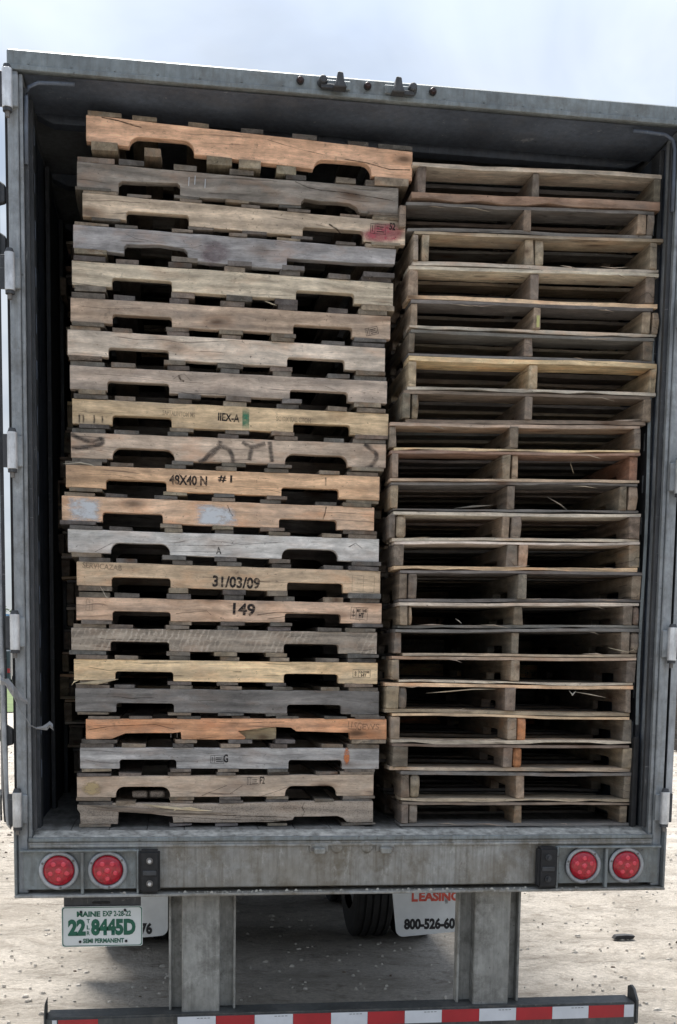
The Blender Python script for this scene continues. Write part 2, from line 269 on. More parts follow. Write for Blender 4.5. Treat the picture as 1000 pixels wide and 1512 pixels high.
# measured sizes in metres
LEFT = [
  ((-1.0288, 2.7088, 0.2143, 2.6674, 2.6152, 2.5598, -0.871, -0.6275, -0.1725, 0.0537), 2, None),
  ((-1.0636, 2.5405, 0.161, 2.5295, 2.4498, 2.4327, -0.9108, -0.6807, -0.218, 0.0002), 1, [(-1.0636, 2.5405), (-0.5429, 2.5313), (-0.2531, 2.5295), (0.161, 2.5295), (0.162, 2.42), (0.0682, 2.4189), (0.0574, 2.4258), (0.0094, 2.4276), (-0.0016, 2.4469), (-0.031, 2.46), (-0.0734, 2.4622), (-0.142, 2.46), (-0.2052, 2.4657), (-0.2182, 2.4524), (-0.2182, 2.4524), (-0.2193, 2.4399), (-0.3616, 2.4378), (-0.4911, 2.4439), (-0.6807, 2.4384), (-0.6807, 2.48), (-0.6909, 2.4891), (-0.8981, 2.482), (-0.9107, 2.4714), (-0.9108, 2.4422), (-1.0644, 2.4486)]),
  ((-1.0444, 2.4306, 0.1919, 2.4043, 2.3455, 2.3183, -0.8826, -0.6474, -0.2114, 0.0262), 0, None),
  ((-1.0792, 2.3141, 0.1578, 2.3008, 2.2286, 2.2068, -0.8901, -0.6498, -0.2706, -0.0109), 0, [(-1.0792, 2.3141), (0.1578, 2.3008), (0.1522, 2.2445), (-0.0114, 2.2397), (-0.1496, 2.2414), (-0.2709, 2.2415), (-0.2717, 2.1987), (-0.4378, 2.2013), (-0.6497, 2.2108), (-0.6524, 2.2404), (-0.6652, 2.252), (-0.7571, 2.2611), (-0.8814, 2.2545), (-0.89, 2.2454), (-0.8917, 2.2207), (-1.08, 2.2286)]),
  ((-1.0853, 2.1842, 0.1483, 2.1729, 2.0958, 2.086, -0.9367, -0.7112, -0.2349, -0.0061), 0, None),
  ((-1.0916, 2.0487, 0.1401, 2.047, 1.9609, 1.9596, -0.9359, -0.7112, -0.244, -0.012), 0, None),
  ((-1.1039, 1.9318, 0.1209, 1.925, 1.8373, 1.8346, -0.9518, -0.7228, -0.2665, -0.0395), 0, None),
  ((-1.0963, 1.8003, 0.1315, 1.7987, 1.7128, 1.7129, -0.9563, -0.7215, -0.2546, -0.0251), 0, None),
  ((-1.0886, 1.678, 0.1395, 1.6741, 1.5849, 1.5878, -0.9379, -0.7122, -0.2398, -0.0139), 0, None),
  ((-1.0947, 1.5519, 0.1323, 1.5559, 1.4569, 1.4639, -0.9385, -0.7007, -0.2706, -0.021), 1, None),
  ((-1.1149, 1.4295, 0.1088, 1.4286, 1.3456, 1.3361, -0.9636, -0.732, -0.2838, -0.0546), 0, None),
  ((-1.1313, 1.3132, 0.0892, 1.3076, 1.2198, 1.2159, -0.9774, -0.7464, -0.2922, -0.0607), 0, None),
  ((-1.1095, 1.1872, 0.1108, 1.1845, 1.0996, 1.0936, -0.9469, -0.719, -0.2802, -0.0533), 1, None),
  ((-1.0773, 1.0644, 0.1188, 1.0576, 0.9737, 0.9675, -0.9447, -0.7163, -0.2573, -0.0322), 0, None),
  ((-1.0797, 0.9281, 0.1268, 0.9299, 0.8394, 0.8487, -0.9418, -0.7163, -0.2652, -0.0401), 0, None),
  ((-1.1001, 0.809, 0.1097, 0.8131, 0.7225, 0.7261, -0.9502, -0.7216, -0.2683, -0.0465), 0, None),
  ((-1.0908, 0.6885, 0.1148, 0.6907, 0.6068, 0.6059, -0.9325, -0.7057, -0.267, -0.0458), 0, None),
  ((-1.0866, 0.5751, 0.1226, 0.5758, 0.4823, 0.4823, -0.9289, -0.703, -0.2521, -0.0316), 0, None),
  ((-1.0472, 0.4534, 0.1556, 0.4633, 0.3733, 0.3803, -0.9163, -0.7083, -0.2921, 0.0062), 0, [(-1.0472, 0.4534), (-0.588, 0.4599), (-0.208, 0.463), (0.1556, 0.4633), (0.1573, 0.3803), (0.0062, 0.3794), (0.0029, 0.407), (-0.2129, 0.411), (-0.235, 0.4259), (-0.2953, 0.4282), (-0.3444, 0.4251), (-0.4475, 0.4094), (-0.4175, 0.3851), (-0.4229, 0.3769), (-0.6736, 0.3755), (-0.6763, 0.4052), (-0.7083, 0.4009), (-0.894, 0.3984), (-0.9468, 0.3766), (-1.0465, 0.3733)]),
  ((-1.0703, 0.3411, 0.1271, 0.3441, 0.258, 0.2593, -0.9168, -0.6933, -0.2442, -0.0253), 0, None),
  ((-1.083, 0.2258, 0.1067, 0.2356, 0.1422, 0.1491, -0.9322, -0.7179, -0.2568, -0.0459), 1, None),
  ((-1.08, 0.1125, 0.106, 0.1239, 0.0367, 0.0369, -0.9221, -0.7045, -0.2169, -0.0095), 1, [(-1.0827, 0.1152), (-1.0143, 0.1097), (-0.9482, 0.1204), (-0.5056, 0.1168), (-0.1764, 0.1272), (0.1059, 0.1267), (0.1075, 0.0398), (0.0259, 0.0373), (-0.0022, 0.0402), (-0.0165, 0.0571), (-0.0419, 0.0656), (-0.2172, 0.0634), (-0.2253, 0.0495), (-0.3136, 0.0416), (-0.7056, 0.0405), (-0.7083, 0.0652), (-0.7887, 0.0764), (-0.9219, 0.085), (-0.9248, 0.036), (-1.0702, 0.0367), (-1.0724, 0.08), (-1.0828, 0.0963)]),
]
RIGHT = [
  ((0.2105, 2.621, 1.2233, 2.6452, 0.0166), [(0.2303, 0.2651), (0.6928, 0.7202), (1.1935, 1.2217)], (0.2049, 2.5124, 1.2176, 2.5433, 0.036)),
  ((0.1871, 2.4712, 1.1998, 2.5008, 0.0139), [(0.1615, 0.1882), (0.658, 0.6896), (1.1269, 1.1636), (1.1692, 1.1975)], (0.1947, 2.3713, 1.1929, 2.4046, 0.0139)),
  ((0.2217, 2.3629, 1.2388, 2.3971, 0.0111), [(0.2174, 0.2388), (0.2523, 0.2819), (0.6685, 0.7071), (0.7126, 0.7458), (1.1857, 1.2169)], (0.2185, 2.2668, 1.2292, 2.2976, 0.0166)),
  ((0.2057, 2.2356, 1.2251, 2.2634, 0.0139), [(0.2041, 0.2418), (0.6977, 0.7337), (1.1746, 1.2116)], (0.2025, 2.139, 1.2296, 2.1667, 0.0166)),
  ((0.214, 2.1065, 1.2085, 2.1288, 0.0139), [(0.215, 0.242), (0.7104, 0.7409), (1.1662, 1.2005), (1.209, 1.2348)], (0.2106, 2.0169, 1.2326, 2.0431, 0.0166)),
  ((0.2165, 1.9955, 1.2167, 2.0132, 0.0139), [(0.2094, 0.2337), (0.6781, 0.7143), (1.1771, 1.2172)], (0.2104, 1.904, 1.2269, 1.9184, 0.0069)),
  ((0.2149, 1.8952, 1.2357, 1.9135, 0.0222), [(0.2118, 0.2444), (0.7013, 0.7365), (1.2098, 1.2354)], (0.2103, 1.7853, 1.2377, 1.8098, 0.0139)),
  ((0.1918, 1.7637, 1.2129, 1.7846, 0.0139), [(0.1874, 0.2201), (0.2282, 0.2527), (0.6861, 0.7197), (1.1824, 1.217)], (0.2049, 1.6618, 1.2001, 1.6864, 0.0166)),
  ((0.1401, 1.6369, 1.1778, 1.668, 0.0139), [(0.14, 0.1683), (0.6314, 0.665), (1.1494, 1.1794)], (0.1584, 1.5425, 1.1762, 1.5739, 0.0111)),
  ((0.1478, 1.5277, 1.1769, 1.5591, 0.0125), [(0.1516, 0.1761), (0.6015, 0.6351), (0.6435, 0.6688), (1.1414, 1.176)], (0.1445, 1.4228, 1.1818, 1.4513, 0.0111)),
  ((0.1503, 1.406, 1.1737, 1.4361, 0.0097), [(0.1486, 0.1787), (0.625, 0.6587), (1.0977, 1.1294), (1.1381, 1.1758)], (0.1579, 1.3048, 1.1843, 1.3292, 0.0069)),
  ((0.1609, 1.2917, 1.1937, 1.3159, 0.0139), [(0.1454, 0.1701), (0.1756, 0.214), (0.6089, 0.6399), (0.6483, 0.6879), (1.149, 1.1926)], (0.1602, 1.1936, 1.1954, 1.2135, 0.0125)),
  ((0.1688, 1.174, 1.1959, 1.2012, 0.0097), [(0.167, 0.2083), (0.6323, 0.6776), (0.6832, 0.7201), (1.1513, 1.195)], (0.168, 1.0821, 1.1918, 1.0981, 0.0166)),
  ((0.196, 1.0614, 1.2102, 1.0793, 0.0125), [(0.1916, 0.2247), (0.2302, 0.2635), (0.6815, 0.7185), (1.1713, 1.2093)], (0.1927, 0.9568, 1.2147, 0.98, 0.0139)),
  ((0.1932, 0.934, 1.2071, 0.9536, 0.0139), [(0.194, 0.2273), (0.2328, 0.2467), (0.6683, 0.7082), (1.1385, 1.1766), (1.1825, 1.2089)], (0.1894, 0.8517, 1.2053, 0.8619, 0.0139)),
  ((0.1815, 0.8286, 1.2089, 0.8481, 0.0139), [(0.177, 0.2047), (0.6663, 0.6977), (1.1318, 1.167), (1.1758, 1.2111)], (0.2086, 0.733, 1.1991, 0.7377, 0.0111)),
  ((0.17, 0.7188, 1.1995, 0.7293, 0.0139), [(0.1654, 0.1987), (0.6641, 0.7013), (1.1631, 1.2014)], (0.1997, 0.6267, 1.1953, 0.6256, 0.0111)),
  ((0.1444, 0.6124, 1.19, 0.6114, 0.0152), [(0.1454, 0.1983), (0.2011, 0.2318), (0.6448, 0.6878), (1.1622, 1.1858)], (0.1465, 0.5072, 1.1829, 0.5043, 0.0166)),
  ((0.1747, 0.4883, 1.1809, 0.4817, 0.0111), [(0.1702, 0.2093), (0.6574, 0.6948), (0.7005, 0.7351), (1.1588, 1.1944)], (0.1712, 0.3866, 1.1912, 0.3826, 0.0166)),
  ((0.1772, 0.3659, 1.1861, 0.3627, 0.0111), [(0.1782, 0.2399), (0.6439, 0.6813), (0.6871, 0.7218), (1.1581, 1.2116)], (0.1707, 0.2747, 1.2111, 0.2688, 0.0166)),
  ((0.2133, 0.2526, 1.212, 0.2488, 0.0152), [(0.2144, 0.2511), (0.2567, 0.2934), (0.6998, 0.7375), (1.1695, 1.2142)], (0.2156, 0.1455, 1.2139, 0.1385, 0.0152)),
  ((0.2245, 0.126, 1.1968, 0.1199, 0.0097), [(0.2198, 0.248), (0.2537, 0.2877), (0.6979, 0.7299), (1.1599, 1.1927)], (0.2123, 0.0351, 1.2006, 0.0335, 0.0083)),
]
MARKS = [
  (2, 'spray_red', '', 0.0134, 2.3499, 0.1955, 2.3615, 0.0815),
  (2, 'stampbox', '', 0.053, 2.3726, 0.1146, 2.3715, 0.038),
  (2, 'text', '52', 0.1278, 2.385, 0.152, 2.384, 0.0245),
  (1, 'staple', '', -0.6477, 2.5142, -0.6476, 2.4799, 0.0027),
  (1, 'staple', '', -0.6247, 2.5133, -0.6247, 2.4937, 0.0027),
  (1, 'staple', '', -0.5864, 2.5038, -0.5863, 2.4841, 0.0027),
  (5, 'stampbox', '', 0.0414, 1.9801, 0.0898, 1.9929, 0.0299),
  (8, 'text', 'IIEX-A', -0.5339, 1.6343, -0.4498, 1.6303, 0.0272),
  (8, 'faint', 'SAPTALINTOM MS', -0.7474, 1.6403, -0.6228, 1.6355, 0.019),
  (8, 'faint', 'SC DX RAL CTOH', -0.307, 1.6364, -0.1709, 1.6346, 0.019),
  (8, 'green', '', -0.4393, 1.6281, -0.4129, 1.6293, 0.0897),
  (8, 'stroke', '', -1.0625, 1.6188, -1.0627, 1.5886, 0.0054),
  (8, 'stroke', '', -1.0472, 1.6195, -1.0475, 1.5892, 0.0054),
  (8, 'stroke', '', -1.0066, 1.6188, -1.0068, 1.5884, 0.0054),
  (8, 'stroke', '', -0.976, 1.6176, -0.9762, 1.5898, 0.0054),
  (10, 'text', '48X40 N', -0.7215, 1.3879, -0.575, 1.3868, 0.034),
  (10, 'text', '# I', -0.5329, 1.3987, -0.4775, 1.3968, 0.0272),
  (10, 'stroke', '', -0.1087, 1.4181, -0.1082, 1.3866, 0.0041),
  (11, 'white', '', -1.1139, 1.2614, -0.9756, 1.2608, 0.0924),
  (11, 'white', '', -0.6298, 1.2565, -0.4528, 1.257, 0.0815),
  (12, 'text', 'A', -0.5397, 1.1208, -0.5184, 1.1214, 0.0245),
  (13, 'text', '31/03/09', -0.5525, 1.0021, -0.3654, 0.9961, 0.0408),
  (13, 'faint', 'SERVICAZAB', -1.0543, 1.0521, -0.9044, 1.043, 0.0217),
  (13, 'faintbox', '', 0.004, 1.0078, 0.0949, 1.0046, 0.0652),
  (14, 'text', '149', -0.472, 0.8955, -0.3834, 0.892, 0.0435),
  (14, 'stamp_mx', 'MX 1640|HT', 0.0005, 0.8894, 0.0695, 0.8854, 0.0489),
  (14, 'faintbox', '', -1.0425, 0.899, -1.0167, 0.8969, 0.0435),
  (16, 'stamp_ht', 'CA-50480|HT', 0.0128, 0.6469, 0.085, 0.6465, 0.0326),
  (18, 'faint', 'LLSG', -0.0031, 0.4372, 0.0527, 0.4321, 0.0326),
  (18, 'faint', 'EWS', 0.0555, 0.4321, 0.1254, 0.4326, 0.0245),
  (19, 'stampbox', '', -0.5579, 0.2973, -0.5038, 0.2948, 0.0326),
  (19, 'text', 'G', -0.5065, 0.3002, -0.4876, 0.3003, 0.0299),
  (19, 'orange', '', -0.0206, 0.3102, 0.0073, 0.3103, 0.0761),
  (20, 'stampbox', '', -0.4109, 0.2088, -0.3617, 0.2074, 0.0299),
  (20, 'text', 'F2', -0.359, 0.2129, -0.3398, 0.2129, 0.0272),
  (20, 'ochre', '', -1.0664, 0.18, -0.9875, 0.18, 0.0598),
  (3, 'purple', '', -0.619, 2.2425, -0.477, 2.2413, 0.0978),
]
GRAFFITI = [
  [(-1.0935, 1.5469), (-1.0759, 1.535), (-1.0429, 1.5237), (-1.0047, 1.5202), (-0.9791, 1.5313), (-0.9792, 1.5136), (-1.0355, 1.4986), (-1.0915, 1.4913)],
  [(-0.6067, 1.4566), (-0.57, 1.4786), (-0.5334, 1.5136), (-0.523, 1.5423)],
  [(-0.5884, 1.465), (-0.5596, 1.4971), (-0.5255, 1.519), (-0.4939, 1.5126), (-0.478, 1.4848), (-0.4752, 1.4591)],
  [(-0.4387, 1.5432), (-0.4015, 1.524), (-0.3486, 1.5391)],
  [(-0.4015, 1.524), (-0.4118, 1.4718)],
  [(-0.3327, 1.5475), (-0.3214, 1.4701)],
  [(0.0437, 1.5523), (0.0879, 1.5226), (0.0937, 1.5018), (0.0725, 1.4695), (0.0509, 1.4581)],
]
CRACKS = [
  (0, 0.0045, [(-0.9718, 2.7036), (-0.9096, 2.6963), (-0.8472, 2.6818), (-0.8246, 2.6787)]),
  (0, 0.0015, [(-0.3507, 2.6704), (-0.2857, 2.6555), (-0.2074, 2.6416), (-0.1286, 2.63)]),
  (0, 0.0035, [(-0.0522, 2.6206), (0.03, 2.6141), (0.1235, 2.5958), (0.2064, 2.5992)]),
  (1, 0.003, [(-0.2426, 2.5253), (-0.1926, 2.5064), (-0.14, 2.5001), (-0.0528, 2.4985), (0.1392, 2.4815)]),
  (2, 0.006, [(-0.1092, 2.3772), (-0.0798, 2.3615), (-0.0637, 2.3449)]),
  (2, 0.0015, [(0.1145, 2.3791), (0.1899, 2.3738)]),
  (3, 0.0015, [(-0.6959, 2.2551), (-0.6319, 2.2566), (-0.5985, 2.2686)]),
  (3, 0.0012, [(-0.8863, 2.2923), (-0.8485, 2.2775), (-0.7724, 2.27)]),
  (7, 0.008, [(-0.6853, 1.7827), (-0.6775, 1.7653), (-0.6646, 1.7609)]),
  (7, 0.0015, [(-0.706, 1.7665), (-0.6853, 1.7827), (-0.6646, 1.7887), (-0.6387, 1.7646)]),
  (7, 0.0012, [(-1.003, 1.7724), (-0.8501, 1.7697), (-0.7215, 1.7607), (-0.5918, 1.7567)]),
  (7, 0.0012, [(-0.1164, 1.7689), (-0.0624, 1.7507), (-0.03, 1.7471)]),
  (10, 0.0015, [(-0.387, 1.3636), (-0.3257, 1.3605), (-0.2855, 1.3541)]),
  (10, 0.0012, [(-1.0566, 1.3961), (-0.9286, 1.3983), (-0.8513, 1.3883)]),
  (11, 0.0015, [(-0.9757, 1.2505), (-0.9035, 1.2554), (-0.8128, 1.2506)]),
  (11, 0.004, [(-0.1044, 1.3051), (-0.1094, 1.2786), (-0.1172, 1.2546)]),
  (11, 0.003, [(-0.4954, 1.2973), (-0.4847, 1.2716), (-0.474, 1.2563)]),
  (12, 0.0018, [(-1.0075, 1.1025), (-0.9428, 1.138), (-0.8521, 1.138), (-0.7216, 1.1366), (-0.5106, 1.14), (-0.2701, 1.1628)]),
  (12, 0.0012, [(-0.3241, 1.1875), (-0.2436, 1.2031), (-0.1624, 1.1924)]),
  (12, 0.003, [(-0.0121, 1.149), (0.015, 1.1657), (0.0428, 1.1452)]),
  (13, 0.0012, [(-0.7084, 0.9826), (-0.69, 0.9725)]),
  (13, 0.0012, [(-0.5897, 1.017), (-0.3762, 1.0065), (-0.1871, 1.0004), (0.004, 1.0051)]),
  (14, 0.0025, [(-0.3752, 0.8735), (-0.2943, 0.8859), (-0.1585, 0.8861), (-0.0626, 0.88)]),
  (14, 0.0018, [(-0.3346, 0.8584), (-0.24, 0.8737), (-0.131, 0.8705)]),
  (14, 0.002, [(-0.6952, 0.8722), (-0.576, 0.8853), (-0.5573, 0.8698)]),
  (16, 0.0035, [(-0.4706, 0.647), (-0.4544, 0.6473), (-0.4355, 0.6475)]),
  (16, 0.0015, [(-1.0366, 0.6577), (-0.9585, 0.6456), (-0.9061, 0.6516)]),
  (18, 0.0022, [(-1.0384, 0.4108), (-0.9466, 0.4275), (-0.7748, 0.4341), (-0.7003, 0.4158)]),
  (18, 0.0018, [(-0.588, 0.4464), (-0.4532, 0.442), (-0.2627, 0.4489)]),
  (18, 0.002, [(-0.4475, 0.4094), (-0.3715, 0.4154), (-0.3035, 0.4268)]),
  (19, 0.0014, [(-1.0524, 0.293), (-0.9868, 0.2824), (-0.9183, 0.2772)]),
  (19, 0.0012, [(-0.5876, 0.3217), (-0.5066, 0.3166), (-0.398, 0.3115)]),
  (20, 0.002, [(-0.5925, 0.1498), (-0.5466, 0.169), (-0.4924, 0.1909)]),
  (20, 0.002, [(-0.4787, 0.1579), (-0.4461, 0.1799), (-0.4298, 0.1909)]),
  (20, 0.0018, [(-0.3557, 0.1468), (-0.2873, 0.1688), (-0.2324, 0.1909)]),
  (21, 0.003, [(-0.9615, 0.1095), (-0.7485, 0.0872), (-0.5054, 0.07), (-0.231, 0.0607)]),
  (21, 0.0035, [(-0.1763, 0.1216), (-0.1871, 0.1022), (-0.1758, 0.0827), (-0.1867, 0.0633)]),
  (21, 0.002, [(-0.7485, 0.0681), (-0.5053, 0.0534), (-0.2585, 0.0469)]),
  (5, 0.0012, [(-1.0517, 2.0188), (-0.9508, 2.0145), (-0.8238, 2.0241)]),
  (8, 0.0012, [(-1.0877, 1.6303), (-0.9377, 1.6268)]),
  (17, 0.0012, [(-0.9066, 0.54), (-0.7482, 0.5256), (-0.5346, 0.5332)]),
  (9, 0.0012, [(-1.0813, 1.4917), (-1.0049, 1.4897), (-0.9384, 1.4821)]),
]


# ------------------------------------------------------------------ ground
def sg(t, a, b): return math.sinh(t*a)/math.sinh(a)*b
NX, NY = 150, 190
gv = []; gf = []
for j in range(NY+1):
    y = sg(j/NY, 4.6, 900)-6 if j else -30
    for i in range(NX+1):
        x = sg(i/NX*2-1, 5.2, 900)
        z = GZ + (noise.noise(Vector((x*.9, y*.9, 1)))*.028+noise.noise(Vector((x*4, y*4, 3)))*.012+noise.noise(Vector((x*.2, y*.2, 5)))*.03)*min(1, 60/(abs(x)+abs(y)+30))
        gv.append((x, y, z))
gf = [(j*(NX+1)+i, j*(NX+1)+i+1, (j+1)*(NX+1)+i+1, (j+1)*(NX+1)+i) for j in range(NY) for i in range(NX)]
gm = bpy.data.meshes.new('ground'); gm.from_pydata(gv, [], gf); gm.materials.append(groundm); gm.shade_smooth()
tag(put('ground', gm), kind='structure')
# loose stones and dark chips near the trailer
st = MB(); ch = MB()
for k in range(6500):
    y = 1.5+R(0, 1)**1.3*24; x = R(-5.5, 12); r = R(.004, .009)*random.choice((1, 1, 1, 1, 1.7))*(1+y*.03); z = GZ+.01+noise.noise(Vector((x*.9, y*.9, 1)))*.028+noise.noise(Vector((x*.2, y*.2, 5)))*.03
    t = st if random.random() < .975 else ch
    a = R(0, 6.28); n = 5; f = R(1, 2.2)
    vs = [(x+r*f*math.cos(a+i*2*math.pi/n)*R(.8, 1.2), y+r*math.sin(a+i*2*math.pi/n)*R(.8, 1.2), z-.01) for i in range(n)]+[(x+r*.6*f*math.cos(a+i*2*math.pi/n), y+r*.6*math.sin(a+i*2*math.pi/n), z+r*R(.1, .45)) for i in range(n)]
    t.add(vs, [(i, (i+1) % n, n+(i+1) % n, n+i) for i in range(n)]+[tuple(range(n, 2*n))])
tag(st.build('loose_stones', simple('ground_stone', (.50, .46, .40), .95, .35, sc=40)), kind='stuff'); tag(ch.build('bark_chips', simple('dark_chips', (.13, .10, .075), .9, .4)), kind='stuff')
sx = empty('rubber_scrap', (2.62, 3.6, GZ+.03)); tag(sx, 'small black strip of rubber lying flat on the pale dirt right of the trailer', 'scrap')
MB().prism([(-.08, -.015), (.07, -.015), (.085, .008), (.02, .016), (-.06, .012)], -.03, .03).build('strip', rubber, sx, .003)

# ------------------------------------------------------------------ trailer
T = empty('semi_trailer', (0, 0, 0)); tag(T, 'grey steel box trailer with open rear doors, loaded with two stacks of wooden pallets', 'trailer')
H = 2.854; LEN = 14.6
def P(name, mb_, mat, bevel=.003, par=None, smooth=False, seg=1): return mb_.build(name, mat, par or T, bevel, smooth, seg=seg)
# header
hd = MB(); hd.box(-1.296, 1.296, 0, .30, 2.782, H); P('header_beam', hd, galv, .006)
hd = MB(); hd.box(-1.296, 1.296, -.008, -.0005, 2.780, 2.797); P('header_lip', hd, galv, .002)
P('header_underside', MB().add([(-1.24, .02, 2.778), (1.24, .02, 2.778), (1.24, .30, 2.768), (-1.24, .30, 2.768)], [(0, 1, 2, 3)]), headin, 0)
for s in (-1, 1):
    mb = MB(); a, b = sorted((s*1.258, s*1.296)); mb.box(a, b, 0, .13, -.212, 2.781); P('rear_post', mb, postm, .004)
    mb = MB(); a, b = sorted((s*1.243, s*1.2575)); mb.box(a, b, .012, .13, .0, 2.776); P('post_flange', mb, postm, .003)
    mb = MB(); a, b = sorted((s*1.226, s*1.2425)); mb.box(a, b, .035, .06, .03, 2.74); P('door_stop', mb, darkm, .002)
    for z in [.25+.31*q for q in range(9)]:
        MB().cyl((s*1.2645, -.0003, z+.02), .0042, -.002, 'Y', 8, .0028).build('rivet', postm, T)
    # exterior side wall with rivet ribs, inner liner
    mb = MB(); a, b = sorted((s*1.256, s*1.29)); mb.box(a, b, .131, LEN, -.15, 2.84); P('side_wall', mb, fadedm, 0)
    mb = MB()
    for k in range(48):
        y = .35+k*.3; a, b = sorted((s*1.290, s*1.299)); mb.box(a, b, y, y+.03, -.13, 2.8)
    P('side_rib', mb, fadedm, 0)
    mb = MB(); n = 120; vs = []; off = lambda y: .004*math.sin(y*7)+.003*math.sin(y*19)
    for i in range(n+1):
        y = .131+(LEN-.2)*i/n
        for z in (.0, 2.77): vs.append((s*(1.250-off(y)), y, z))
    mb.add(vs, [(2*i, 2*i+1, 2*i+3, 2*i+2) for i in range(n)]); P('wall_liner', mb, innerm, 0)
    # logistic posts with slots on the inside
    for k in range(7):
        y = .145+k*.6; mb = MB()
        a, b = sorted((s*1.224, s*1.243)); mb.box(a, b, y, y+.085, .02, 2.75)
        pst = P('wall_post', mb, darkm, .002)
        if k == 0:
            for q in range(15):
                z = .22+q*.17; a, b = sorted((s*1.2215, s*1.2235)); MB().box(a, b, y+.03, y+.04, z, z+.07).build('slot_lip', postm if s > 0 else innerm, pst)
    # L shaped corner gusset under the header
    pts = [(s*1.233, .02, 2.47), (s*1.233, .02, 2.60), (s*1.232, .02, 2.70), (s*1.222, .02, 2.735), (s*1.19, .02, 2.752), (s*1.12, .02, 2.756), (s*1.06, .02, 2.757)]
    mb = MB().tube(pts, .0075, 8); P('corner_seal', mb, headin if s < 0 else innerm, 0, smooth=True)
    # dark outer gasket
    mb = MB(); a, b = sorted((s*1.2975, s*1.309)); mb.box(a, b, .03, .07, .0, 2.78); P('door_gasket', mb, rubber, .002)
# a thin bent trim strip standing off the right wall
mb = MB(); zs = [.45+i*.13 for i in range(13)]
vs = []
for z in zs:
    t = (z-.45)/1.56; x = 1.214-.004*math.sin(t*9); vs += [(x, .125, z), (x+.012, .122, z), (x+.012, .129, z)]
mb.add(vs, [(3*i+a, 3*i+b, 3*i+3+b, 3*i+3+a) for i in range(12) for a, b in ((0, 1), (1, 2), (2, 0))]); P('bent_trim', mb, galv, 0)
MB().box(1.199, 1.221, .09, .125, .02, .40).build('rubber_edge', rubber, T, .004)
for x in [-1.22+.1525*q for q in range(17)]: MB().cyl((x, -.0003, 2.806), .0042, -.002, 'Y', 8, .0028).build('rivet', galv, T)
for x in (-.62, -.30, .47): MB().box(x, x+.004, -.0022, -.0004, -.19, -.04).build('weld_bead', sillm, T, .001)
# roof, bows and front wall
P('roof', MB().box(-1.29, 1.29, .301, LEN, 2.815, 2.85), fadedm, 0)
for k in range(20):
    y = .36+k*.61; P('roof_bow', MB().prism([(-1.235, 2.812), (-1.235, 2.79), (-1.17, 2.762), (1.17, 2.762), (1.235, 2.79), (1.235, 2.812)], y, y+.06), headin, .003)
P('front_wall', MB().box(-1.29, 1.29, LEN+.001, LEN+.05, -.15, 2.85), fadedm, 0)
# floor
mb = MB()
for k in range(17):
    x0 = -1.25+k*2.5/17
    m_ = MB().box(x0+.001, x0+2.5/17-.001, .085, 13.5 if 0 else LEN-.01, -.03, .022+R(-.0015, .0015)); m_.build('floor_board', floorm, T, .0015)
P('threshold_plate', MB().prism([(-1.2425, -.05), (1.2425, -.05), (1.2425, .0), (-1.2425, .0)], .012, .084), dustm, .0)
P('threshold_lip', MB().box(-1.256, 1.256, -.004, .0115, -.012, .004), galv, .002)
P('threshold_wear', MB().add([(-1.24, .0125, .0015), (1.24, .0125, .0015), (1.24, .0845, .019), (-1.24, .0845, .019)], [(0, 1, 2, 3)]), dustm, 0)
# rear sill
P('rear_sill', MB().box(-1.2575, 1.2575, 0, .16, -.198, -.0125), sillm, .004)
for s in (-1, 1): a, b = sorted((s*1.2965, s*1.306)); P('sill_end_plate', MB().prism([(a, -.213), (b, -.213), (b, .0), (b, .03), (a, .045)], -.03, .16), galv, .002)
P('sill_flange', MB().box(-1.306, 1.306, -.036, .10, -.224, -.2135), sillm, .002)
P('sill_groove', MB().box(-1.25, 1.25, -.010, -.0005, -.034, -.024), sillm, .002)
